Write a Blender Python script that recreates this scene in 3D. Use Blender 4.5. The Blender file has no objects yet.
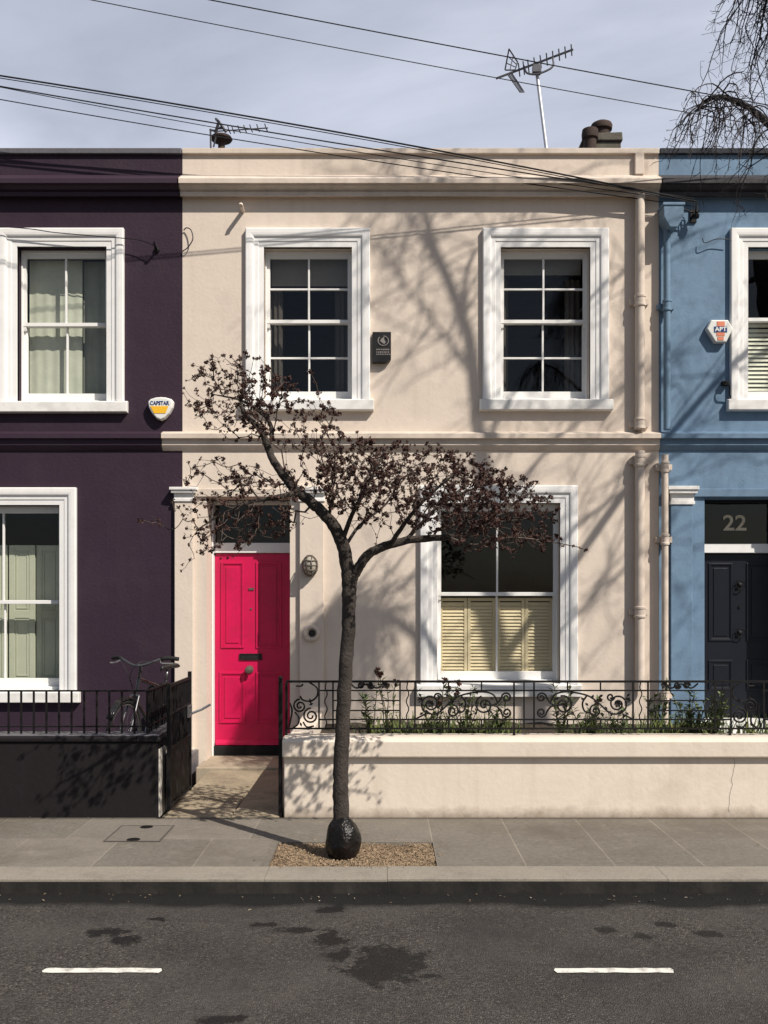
import bpy, math, random
import numpy as np
from mathutils import Vector, Matrix
R = random.Random(7)
NR = np.random.default_rng(11)
sc = bpy.context.scene
COL = sc.collection
CAMZ, D0, FP = 1.72, 10.0, 950.0

def U(px, py, d):
    return Vector(((px-384)*d/FP, d-D0, CAMZ+(600-py)*d/FP))
def X(px, y=0.0): return (px-384)*(D0+y)/FP
def Z(py, y=0.0): return CAMZ+(600-py)*(D0+y)/FP

# ------------------------------------------------------------------ materials
def nodes_of(m):
    m.use_nodes = True
    nt = m.node_tree
    return nt, nt.nodes, nt.links, nt.nodes['Principled BSDF']

def lum(c, k): return (max(0, min(1, c[0]*k)), max(0, min(1, c[1]*k)), max(0, min(1, c[2]*k)), 1)

def mat(name, col, var=.12, scale=3.0, dirt=None, dirt_amt=.0, dirt_scale=1.2, streak=0.0, rough=.8, bump=.15,
        bscale=60.0, bdist=.004, spec=.3, metal=0.0, coat=0.0, foot=0.0, speckle=0.0, speck_scale=150, speck_cols=None):
    m = bpy.data.materials.new(name)
    nt, N, L, B = nodes_of(m)
    tc = N.new('ShaderNodeTexCoord')
    def noise(s, d=5, vec=None, r=.55):
        n = N.new('ShaderNodeTexNoise'); n.inputs['Scale'].default_value = s
        n.inputs['Detail'].default_value = d; n.inputs['Roughness'].default_value = r
        L.new(vec or tc.outputs['Object'], n.inputs['Vector']); return n
    def mix(f, a, b, mode='MIX'):
        x = N.new('ShaderNodeMix'); x.data_type = 'RGBA'; x.blend_type = mode
        for s, v in ((0, f), (6, a), (7, b)):
            if hasattr(v, 'links'): L.new(v, x.inputs[s])
            else: x.inputs[s].default_value = v
        return x.outputs[2]
    def ramp(src, lo, hi):
        r = N.new('ShaderNodeMapRange'); r.inputs['From Min'].default_value = lo; r.inputs['From Max'].default_value = hi
        L.new(src, r.inputs['Value']); return r.outputs['Result']
    n1 = noise(scale)
    c = mix(ramp(n1.outputs['Fac'], .3, .7), lum(col, 1-var), lum(col, 1+var))
    n2 = noise(scale*9, 6)
    c = mix(ramp(n2.outputs['Fac'], .3, .72), c, mix(.5, c, lum(col, 1-var*1.6)))
    if dirt:
        n3 = noise(dirt_scale, 8, r=.68)
        mp = N.new('ShaderNodeMath'); mp.operation = 'MULTIPLY'
        L.new(ramp(n3.outputs['Fac'], .5, .74), mp.inputs[0]); mp.inputs[1].default_value = dirt_amt
        c = mix(mp.outputs[0], c, (*dirt, 1))
    if streak:
        mpn = N.new('ShaderNodeMapping'); mpn.inputs['Scale'].default_value = (9, 9, .55)
        L.new(tc.outputs['Object'], mpn.inputs['Vector'])
        n4 = noise(1.0, 6, mpn.outputs['Vector'], .6)
        mp = N.new('ShaderNodeMath'); mp.operation = 'MULTIPLY'
        L.new(ramp(n4.outputs['Fac'], .52, .8), mp.inputs[0]); mp.inputs[1].default_value = streak
        c = mix(mp.outputs[0], c, (*(dirt or (col[0]*.5, col[1]*.48, col[2]*.45)), 1))
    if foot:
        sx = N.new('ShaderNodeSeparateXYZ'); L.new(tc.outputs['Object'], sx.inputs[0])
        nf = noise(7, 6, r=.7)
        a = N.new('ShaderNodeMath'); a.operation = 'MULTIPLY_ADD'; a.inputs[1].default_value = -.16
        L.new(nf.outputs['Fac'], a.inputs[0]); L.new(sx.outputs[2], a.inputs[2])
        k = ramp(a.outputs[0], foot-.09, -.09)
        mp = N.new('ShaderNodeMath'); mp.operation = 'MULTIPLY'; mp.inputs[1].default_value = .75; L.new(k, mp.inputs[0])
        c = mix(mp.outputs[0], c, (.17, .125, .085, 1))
    if speckle:
        v = N.new('ShaderNodeTexVoronoi'); v.inputs['Scale'].default_value = speck_scale
        L.new(tc.outputs['Object'], v.inputs['Vector'])
        g = N.new('ShaderNodeSeparateColor'); L.new(v.outputs['Color'], g.inputs[0])
        a, b = speck_cols or (lum(col, .45), lum(col, 1.9))
        c1 = mix(ramp(g.outputs[0], .0, 1.0), (*a[:3], 1), (*b[:3], 1))
        c = mix(speckle, c, c1)
    L.new(c, B.inputs['Base Color'])
    B.inputs['Roughness'].default_value = rough
    B.inputs['Specular IOR Level'].default_value = spec
    B.inputs['Metallic'].default_value = metal
    B.inputs['Coat Weight'].default_value = coat
    rr = N.new('ShaderNodeMapRange'); rr.inputs['To Min'].default_value = max(.05, rough-.1); rr.inputs['To Max'].default_value = min(1, rough+.12)
    L.new(n2.outputs['Fac'], rr.inputs['Value']); L.new(rr.outputs['Result'], B.inputs['Roughness'])
    if bump:
        nb = noise(bscale, 4)
        nb2 = noise(bscale*.08, 3)
        ad = N.new('ShaderNodeMath'); ad.operation = 'ADD'
        L.new(nb.outputs['Fac'], ad.inputs[0])
        k = N.new('ShaderNodeMath'); k.operation = 'MULTIPLY'; k.inputs[1].default_value = 2.2
        L.new(nb2.outputs['Fac'], k.inputs[0]); L.new(k.outputs[0], ad.inputs[1])
        bp = N.new('ShaderNodeBump'); bp.inputs['Strength'].default_value = bump; bp.inputs['Distance'].default_value = bdist
        L.new(ad.outputs[0], bp.inputs['Height']); L.new(bp.outputs['Normal'], B.inputs['Normal'])
    m['_c'] = 1
    return m

M = {}
M['cream'] = mat('cream_render', (.66, .568, .485), .05, 1.1, (.42, .35, .295), .38, .9, .26, .85, .35, 26, .006)
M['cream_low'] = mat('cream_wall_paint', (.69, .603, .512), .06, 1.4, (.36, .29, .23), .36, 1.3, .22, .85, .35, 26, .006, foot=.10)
M['cream_trim'] = mat('cream_trim_paint', (.62, .532, .455), .09, 2.0, (.24, .20, .165), .4, 2.2, .22, .8, .2, 60, .003)
M['purple'] = mat('purple_render', (.030, .0148, .0285), .12, 1.3, (.042, .029, .036), .5, 1.4, .25, .7, .5, 30, .007)
M['purple_trim'] = mat('purple_trim_paint', (.036, .0185, .034), .12, 2.0, (.03, .025, .028), .5, 2.0, .2, .6, .2, 60, .003)
M['purple_dark'] = mat('purple_black_render', (.0085, .0062, .0075), .15, 1.6, (.014, .010, .012), .5, 1.2, .3, .75, .3, 20, .010)
M['pier_white'] = mat('pier_white_paint', (.5, .46, .41), .1, 4, (.08, .07, .06), .8, 5, .5, .8, .2)
M['slate_cap'] = mat('dark_coping', (.13, .125, .14), .25, 3, (.05, .045, .05), .6, 3, 0, .45, .3, 30, .005)
M['blue'] = mat('blue_render', (.150, .238, .345), .12, 1.5, (.070, .110, .16), .6, 2.6, .3, .75, .3, 45, .006)
M['blue_trim'] = mat('blue_trim_paint', (.14, .22, .32), .14, 2, (.06, .09, .13), .5, 2, .3, .7, .2, 60, .003)
M['blue_pipe'] = mat('blue_pipe_paint', (.14, .225, .32), .1, 4, (.06, .09, .13), .4, 5, .2, .5, .1)
M['black_cap'] = mat('weathered_dark_coping', (.028, .031, .042), .3, 4, (.07, .07, .07), .3, 5, 0, .8, .3, 30)
M['brown_cap'] = mat('weathered_brown_cornice', (.055, .052, .056), .3, 4, (.02, .021, .026), .5, 5, .3, .8, .3, 30)
M['white'] = mat('white_window_paint', (.80, .79, .775), .03, 3, (.42, .40, .37), .22, 4, .14, .5, .06, 40, .002)
M['white_sill'] = mat('white_sill_paint', (.78, .765, .74), .05, 3, (.35, .32, .28), .4, 5, .1, .6, .15, 40, .003)
M['sash'] = mat('white_sash_paint', (.78, .77, .75), .03, 4, None, 0, 1, 0, .42, .04)
M['pink'] = mat('pink_door_paint', (.55, .0075, .075), .10, 2.2, (.30, .012, .05), .5, 2.6, .25, .34, .12, 14, .003, .4)
M['navy'] = mat('navy_door_paint', (.010, .012, .018), .1, 3, None, 0, 1, 0, .35, .05, 30, .002, .25)
M['black'] = mat('black_iron', (.009, .0085, .009), .25, 12, (.03, .02, .014), .35, 14, 0, .55, .15, 90, .002, .2)
M['black_plastic'] = mat('black_plastic', (.018, .017, .017), .1, 5, None, 0, 1, 0, .4, .05)
M['brass'] = mat('aged_brass', (.35, .25, .12), .2, 10, (.1, .07, .04), .5, 20, 0, .35, .1, 90, .001, .5, .9)
M['gold'] = mat('gold_leaf', (.70, .60, .44), .1, 10, None, 0, 1, 0, .5, 0)
M['steel'] = mat('dull_steel', (.45, .45, .46), .1, 12, (.2, .17, .15), .3, 9, 0, .35, .05, metal=.9)
M['dark_metal'] = mat('dark_cycle_metal', (.17, .17, .175), .1, 12, (.03, .03, .03), .3, 9, 0, .3, .05, metal=.8)
M['alu'] = mat('aluminium_mast', (.62, .62, .65), .08, 8, None, 0, 1, 0, .45, .05, metal=.4)
M['aerial'] = mat('weathered_aerial', (.10, .10, .115), .2, 14, (.2, .18, .16), .3, 12, 0, .5, 0, metal=.5)
M['clay'] = mat('terracotta', (.055, .036, .030), .25, 8, (.02, .018, .017), .6, 7, 0, .85, .4, 40)
M['stack'] = mat('mossy_chimney_stone', (.12, .108, .09), .3, 9, (.075, .085, .045), .7, 7, 0, .9, .5, 30, .01)
M['slate'] = mat('roof_slate', (.09, .09, .10), .2, 5, None, 0, 1, 0, .7, .3)
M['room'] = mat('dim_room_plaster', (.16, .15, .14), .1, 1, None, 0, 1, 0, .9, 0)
M['shutter_cream'] = mat('cream_shutter', (.78, .66, .45), .06, 4, None, 0, 1, 0, .5, .05)
M['shutter_sage'] = mat('sage_shutter', (.52, .54, .44), .06, 4, None, 0, 1, 0, .5, .05)
M['shutter_white'] = mat('white_shutter', (.74, .74, .64), .05, 4, None, 0, 1, 0, .5, .05)
M['curtain'] = mat('pale_curtain_and_reflection', (.55, .57, .49), .12, 6, None, 0, 1, .2, .9, .1)
M['net_curtain'] = mat('net_and_reflection', (.30, .315, .275), .12, 6, None, 0, 1, .2, .9, .1)
M['dark_curtain'] = mat('brown_curtain', (.07, .062, .056), .12, 6, None, 0, 1, .2, .9, .1)
M['blind'] = mat('grey_blind', (.20, .19, .175), .1, 3, None, 0, 1, 0, .9, 0)
M['plastic_white'] = mat('alarm_white_plastic', (.74, .74, .71), .05, 10, (.5, .48, .42), .3, 20, 0, .4, .03)
M['yellow'] = mat('alarm_yellow', (.85, .47, .03), .05, 10, None, 0, 1, 0, .4, 0)
M['deep_blue'] = mat('alarm_blue', (.02, .05, .17), .05, 10, None, 0, 1, 0, .4, 0)
M['coral'] = mat('alarm_coral', (.72, .24, .14), .1, 10, None, 0, 1, 0, .4, 0)
M['letter_white'] = mat('letter_white', (.78, .78, .78), .03, 10, None, 0, 1, 0, .5, 0)
M['grey_print'] = mat('worn_grey_print', (.23, .21, .20), .3, 60, None, 0, 1, 0, .6, 0)
M['lamp_glass'] = mat('ribbed_lamp_glass', (.34, .31, .26), .1, 10, None, 0, 1, 0, .2, .05, spec=.6)
M['bronze'] = mat('bulkhead_bronze', (.16, .14, .115), .2, 12, None, 0, 1, 0, .45, .1, metal=.5)
M['bark'] = mat('grey_brown_bark', (.052, .042, .036), .4, 9, (.02, .017, .016), .7, 12, .6, .9, 1.0, 55, .012)
M['twig'] = mat('brown_twig_bark', (.115, .088, .074), .3, 14, None, 0, 1, 0, .85, .3, 90)
M['birch'] = mat('dark_birch_bark', (.05, .043, .046), .35, 9, (.15, .13, .12), .3, 6, 0, .9, .5, 40)
M['bud'] = mat('red_brown_buds', (.068, .033, .027), .5, 14, (.15, .065, .05), .6, 9, 0, .8, .3, 70)
M['burl'] = mat('glossy_black_burl', (.008, .007, .0065), .4, 9, (.03, .014, .012), .5, 9, 0, .34, .9, 8, .05, .25)
M['soil'] = mat('dark_soil', (.055, .042, .03), .4, 6, None, 0, 1, 0, .95, 1, 40, .02)
M['leaf'] = mat('mid_green_leaf', (.11, .145, .055), .4, 14, (.10, .12, .05), .6, 9, 0, .6, .1)
M['leaf_dark'] = mat('dark_green_leaf', (.105, .145, .055), .5, 14, (.20, .20, .09), .5, 9, 0, .55, .1)
M['leaf_yel'] = mat('yellow_green_leaf', (.16, .18, .05), .4, 14, None, 0, 1, 0, .6, .1)
M['bloom'] = mat('dried_red_bloom', (.13, .055, .045), .4, 14, None, 0, 1, 0, .8, .1)
M['stem'] = mat('green_brown_stem', (.085, .08, .045), .3, 9, None, 0, 1, 0, .8, .1)
M['tan_stone'] = mat('tan_pathstone', (.31, .255, .18), .25, 3, (.075, .06, .045), .75, 3.6, 0, .85, .4, 30, .006, speckle=.14, speck_scale=90)
M['step_stone'] = mat('pale_step_stone', (.40, .335, .25), .2, 4, (.13, .10, .07), .65, 4, 0, .85, .3, 40)
M['cover'] = mat('cast_cover_infill', (.165, .146, .123), .15, 5, (.07, .06, .05), .6, 5, 0, .9, .3, 60, speckle=.15)
M['cover_iron'] = mat('cover_iron', (.085, .075, .065), .2, 9, None, 0, 1, 0, .8, .2)
M['mulch'] = mat('tan_mulch_bed', (.17, .115, .07), .3, 12, None, 0, 1, 0, .95, 1, 60, .02)
M['pebble_a'] = mat('tan_gravel', (.33, .24, .155), .6, 32, (.10, .07, .045), .8, 40, 0, .9, 0)
M['litter'] = mat('dry_leaf_scraps', (.20, .155, .10), .6, 3, (.5, .45, .38), .8, 2, 0, .9, 0)
M['paint_line'] = mat('road_line_paint', (.68, .66, .60), .06, 6, (.12, .11, .10), .9, 16, 0, .75, .3, 60, .003)
M['kerb_face'] = mat('dark_kerb_face', (.019, .0175, .016), .3, 4, (.055, .047, .04), .45, 4, .4, .85, .5, 40, .005)  # face much darker than the kerb top
M['kerb_top'] = mat('granite_kerb', (.245, .218, .182), .12, 2.5, (.10, .09, .08), .6, 3, 0, .85, .4, 60, .004, speckle=.2, speck_scale=170)
M['wire'] = mat('black_cable_sheath', (.016, .016, .018), .1, 5, None, 0, 1, 0, .6, 0)
M['pole_wood'] = mat('telegraph_pole_timber', (.11, .08, .055), .25, 5, None, 0, 1, .4, .9, .5, 30)
M['rubber'] = mat('black_rubber', (.012, .012, .012), .2, 9, None, 0, 1, 0, .8, .1)
M['bike_paint'] = mat('black_cycle_paint', (.010, .010, .011), .1, 9, None, 0, 1, 0, .22, 0, spec=.6)
M['grass'] = M['leaf']

def glass_mat(name, tint, extra=0.0):
    m = bpy.data.materials.new(name); m.use_nodes = True
    N, L = m.node_tree.nodes, m.node_tree.links
    N.remove(N['Principled BSDF'])
    t = N.new('ShaderNodeBsdfTransparent'); t.inputs[0].default_value = (*tint, 1)
    g = N.new('ShaderNodeBsdfGlossy'); g.inputs['Roughness'].default_value = .015
    f = N.new('ShaderNodeFresnel'); f.inputs['IOR'].default_value = 1.5
    ge = N.new('ShaderNodeNewGeometry'); mr = N.new('ShaderNodeMapRange'); mr.inputs['To Min'].default_value = 1.5; mr.inputs['To Max'].default_value = 1/1.5
    L.new(ge.outputs['Backfacing'], mr.inputs['Value']); L.new(mr.outputs[0], f.inputs['IOR'])   # same reflectance from either side of the pane
    tc = N.new('ShaderNodeTexCoord'); n = N.new('ShaderNodeTexNoise'); n.inputs['Scale'].default_value = 2.6; n.inputs['Detail'].default_value = 1
    L.new(tc.outputs['Object'], n.inputs['Vector'])
    b = N.new('ShaderNodeBump'); b.inputs['Strength'].default_value = .12; b.inputs['Distance'].default_value = .02
    L.new(n.outputs['Fac'], b.inputs['Height']); L.new(b.outputs['Normal'], g.inputs['Normal'])
    mx = N.new('ShaderNodeMixShader'); L.new(f.outputs[0], mx.inputs[0]); L.new(t.outputs[0], mx.inputs[1]); L.new(g.outputs[0], mx.inputs[2])
    L.new(mx.outputs[0], N['Material Output'].inputs['Surface'])
    return m
M['glass'] = glass_mat('window_glass', (.90, .91, .88))
M['glass_dark'] = glass_mat('fanlight_glass', (.32, .33, .33))

# paving: flags as a brick pattern, per-flag tone, mortar, stains
def paving_mat():
    m = bpy.data.materials.new('stone_flags'); nt, N, L, B = nodes_of(m)
    tc = N.new('ShaderNodeTexCoord')
    def flags(lx, ly, bw, rh, off):
        mp = N.new('ShaderNodeMapping'); mp.inputs['Location'].default_value = (lx, ly, 0); L.new(tc.outputs['Object'], mp.inputs['Vector'])
        b = N.new('ShaderNodeTexBrick'); b.offset = off
        for k, v in (('Color1', (.145, .129, .109, 1)), ('Color2', (.200, .178, .149, 1)), ('Mortar', (.26, .23, .19, 1)), ('Scale', 1), ('Mortar Size', .006), ('Mortar Smooth', .1), ('Brick Width', bw), ('Row Height', rh)): b.inputs[k].default_value = v
        L.new(mp.outputs[0], b.inputs['Vector']); return b
    br1, br2 = flags(.31, 3.88, .66, .72, .4), flags(-.345, 3.95, .577, 1.5, 0)
    sxp = N.new('ShaderNodeSeparateXYZ'); L.new(tc.outputs['Object'], sxp.inputs[0])
    gt_ = N.new('ShaderNodeMath'); gt_.operation = 'GREATER_THAN'; gt_.inputs[1].default_value = -.80; L.new(sxp.outputs[0], gt_.inputs[0])
    def noise(s, d=6, r=.6):
        n = N.new('ShaderNodeTexNoise'); n.inputs['Scale'].default_value = s; n.inputs['Detail'].default_value = d; n.inputs['Roughness'].default_value = r
        L.new(tc.outputs['Object'], n.inputs['Vector']); return n
    def mix(f, a, b, mode='MIX'):
        x = N.new('ShaderNodeMix'); x.data_type = 'RGBA'; x.blend_type = mode
        for s, v in ((0, f), (6, a), (7, b)):
            if hasattr(v, 'links'): L.new(v, x.inputs[s])
            else: x.inputs[s].default_value = v
        return x.outputs[2]
    def ramp(s, lo, hi, t0=0, t1=1):
        r = N.new('ShaderNodeMapRange'); r.inputs['From Min'].default_value = lo; r.inputs['From Max'].default_value = hi
        r.inputs['To Min'].default_value = t0; r.inputs['To Max'].default_value = t1
        L.new(s, r.inputs['Value']); return r.outputs[0]
    n1, n2, n3 = noise(2.2), noise(26), noise(.9, 7, .7)
    bc_ = mix(gt_.outputs[0], br1.outputs['Color'], br2.outputs['Color'])
    bf_ = N.new('ShaderNodeMix'); L.new(gt_.outputs[0], bf_.inputs[0]); L.new(br1.outputs['Fac'], bf_.inputs[2]); L.new(br2.outputs['Fac'], bf_.inputs[3])
    c = mix(ramp(n1.outputs['Fac'], .35, .7, 0, .45), bc_, (.110, .096, .080, 1))
    c = mix(ramp(n2.outputs['Fac'], .4, .75, 0, .45), c, (.25, .225, .19, 1))
    n7 = noise(60, 4, .7); c = mix(ramp(n7.outputs['Fac'], .5, .75, 0, .5), c, (.075, .066, .056, 1))
    c = mix(ramp(n3.outputs['Fac'], .48, .68, 0, .6), c, (.088, .073, .056, 1))
    n5 = noise(5.5, 7, .72); c = mix(ramp(n5.outputs['Fac'], .55, .72, 0, .5), c, (.26, .23, .19, 1))
    n6 = noise(17, 3, .5); c = mix(ramp(n6.outputs['Fac'], .70, .74, 0, .5), c, (.06, .054, .048, 1))
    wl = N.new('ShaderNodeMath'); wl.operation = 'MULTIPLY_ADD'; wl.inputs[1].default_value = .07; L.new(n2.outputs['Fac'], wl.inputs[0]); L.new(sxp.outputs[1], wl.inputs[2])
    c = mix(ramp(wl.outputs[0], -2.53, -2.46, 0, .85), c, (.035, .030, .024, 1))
    L.new(c, B.inputs['Base Color']); B.inputs['Roughness'].default_value = .88; B.inputs['Specular IOR Level'].default_value = .25
    nb = noise(70, 4)
    iv = N.new('ShaderNodeMath'); iv.operation = 'MULTIPLY_ADD'; iv.inputs[1].default_value = -1.2
    L.new(bf_.outputs[0], iv.inputs[0]); L.new(nb.outputs['Fac'], iv.inputs[2])
    bp = N.new('ShaderNodeBump'); bp.inputs['Strength'].default_value = .45; bp.inputs['Distance'].default_value = .006
    L.new(iv.outputs[0], bp.inputs['Height']); L.new(bp.outputs[0], B.inputs['Normal'])
    return m
M['paving'] = paving_mat()

def road_mat():
    m = bpy.data.materials.new('worn_asphalt'); nt, N, L, B = nodes_of(m)
    tc = N.new('ShaderNodeTexCoord')
    def noise(s, d=6, r=.6, vec=None):
        n = N.new('ShaderNodeTexNoise'); n.inputs['Scale'].default_value = s; n.inputs['Detail'].default_value = d; n.inputs['Roughness'].default_value = r
        L.new(vec or tc.outputs['Object'], n.inputs['Vector']); return n
    def mix(f, a, b):
        x = N.new('ShaderNodeMix'); x.data_type = 'RGBA'
        for s, v in ((0, f), (6, a), (7, b)):
            if hasattr(v, 'links'): L.new(v, x.inputs[s])
            else: x.inputs[s].default_value = v
        return x.outputs[2]
    def ramp(s, lo, hi, t0=0, t1=1):
        r = N.new('ShaderNodeMapRange'); r.inputs['From Min'].default_value = lo; r.inputs['From Max'].default_value = hi
        r.inputs['To Min'].default_value = t0; r.inputs['To Max'].default_value = t1
        L.new(s, r.inputs['Value']); return r.outputs[0]
    def math_(op, a, b=None, c=None):
        x = N.new('ShaderNodeMath'); x.operation = op
        for i, v in enumerate((a, b, c)):
            if v is None: continue
            if hasattr(v, 'links'): L.new(v, x.inputs[i])
            else: x.inputs[i].default_value = v
        return x.outputs[0]
    v = N.new('ShaderNodeTexVoronoi'); v.inputs['Scale'].default_value = 135; L.new(tc.outputs['Object'], v.inputs['Vector'])
    g = N.new('ShaderNodeSeparateColor'); L.new(v.outputs['Color'], g.inputs[0])
    c = mix(ramp(g.outputs[0], .0, 1.0), (.017, .0152, .0142, 1), (.108, .095, .082, 1))
    c = mix(ramp(g.outputs[1], .88, 1.0, 0, .62), c, (.25, .225, .195, 1))
    n0 = noise(1.5, 9, .72)
    c = mix(ramp(n0.outputs['Fac'], .42, .68, 0, .7), c, (.092, .083, .074, 1))
    n9 = noise(38, 4, .7); c = mix(ramp(n9.outputs['Fac'], .52, .75, 0, .7), c, (.022, .020, .019, 1))
    n00 = noise(.8, 7, .68)
    c = mix(ramp(n00.outputs['Fac'], .46, .66, 0, .7), c, (.033, .030, .029, 1))
    # shaped oil stains and damp patches
    sx = N.new('ShaderNodeSeparateXYZ'); L.new(tc.outputs['Object'], sx.inputs[0])
    nd = noise(9, 8, .75); nd2 = noise(2.4, 3, .5)
    wob = math_('ADD', ramp(nd.outputs['Fac'], .25, .75, -1.35, 1.35), ramp(nd2.outputs['Fac'], .3, .7, -.22, .22))
    def stain(px, py, rx, ry):
        d = FP*1.805/(py-600); cx = (px-384)*d/FP; cy = d-D0
        rxx = rx*d/FP; ryy = ry*d*d/(FP*1.805)
        a = math_('MULTIPLY', math_('SUBTRACT', sx.outputs[0], cx), 1/rxx)
        b = math_('MULTIPLY', math_('SUBTRACT', sx.outputs[1], cy), 1/ryy)
        q = math_('SQRT', math_('ADD', math_('MULTIPLY', a, a), math_('MULTIPLY', b, b)))
        return ramp(math_('ADD', q, wob), .80, 1.15, 1, 0)
    s = None
    for a in ((383, 966, 40, 18), (330, 940, 20, 7), (342, 955, 10, 8), (300, 930, 26, 3.5), (262, 925, 14, 2.5), (104, 932, 20, 4), (125, 940, 13, 4), (606, 930, 10, 3), (640, 936, 12, 3), (708, 934, 14, 3.5),
              (664, 924, 11, 2.5), (330, 909, 16, 4), (222, 1019, 22, 4), (430, 976, 12, 3), (158, 919, 10, 2)):
        k = stain(*a); s = k if s is None else math_('MAXIMUM', s, k)
    c = mix(math_('MULTIPLY', s, .93), c, (.007, .0065, .0065, 1))
    # road darker in a band along the kerb
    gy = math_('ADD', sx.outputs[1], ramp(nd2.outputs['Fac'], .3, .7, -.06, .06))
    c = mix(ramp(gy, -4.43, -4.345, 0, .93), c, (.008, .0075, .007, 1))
    L.new(c, B.inputs['Base Color'])
    r = math_('MULTIPLY_ADD', s, -.35, .85); L.new(r, B.inputs['Roughness']); B.inputs['Specular IOR Level'].default_value = .25
    bp = N.new('ShaderNodeBump'); bp.inputs['Strength'].default_value = .9; bp.inputs['Distance'].default_value = .011
    nb = noise(110, 3); hh = math_('ADD', math_('MULTIPLY', v.outputs['Distance'], -.9), nb.outputs['Fac'])
    L.new(hh, bp.inputs['Height']); L.new(bp.outputs[0], B.inputs['Normal'])
    return m
M['road'] = road_mat()

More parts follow.
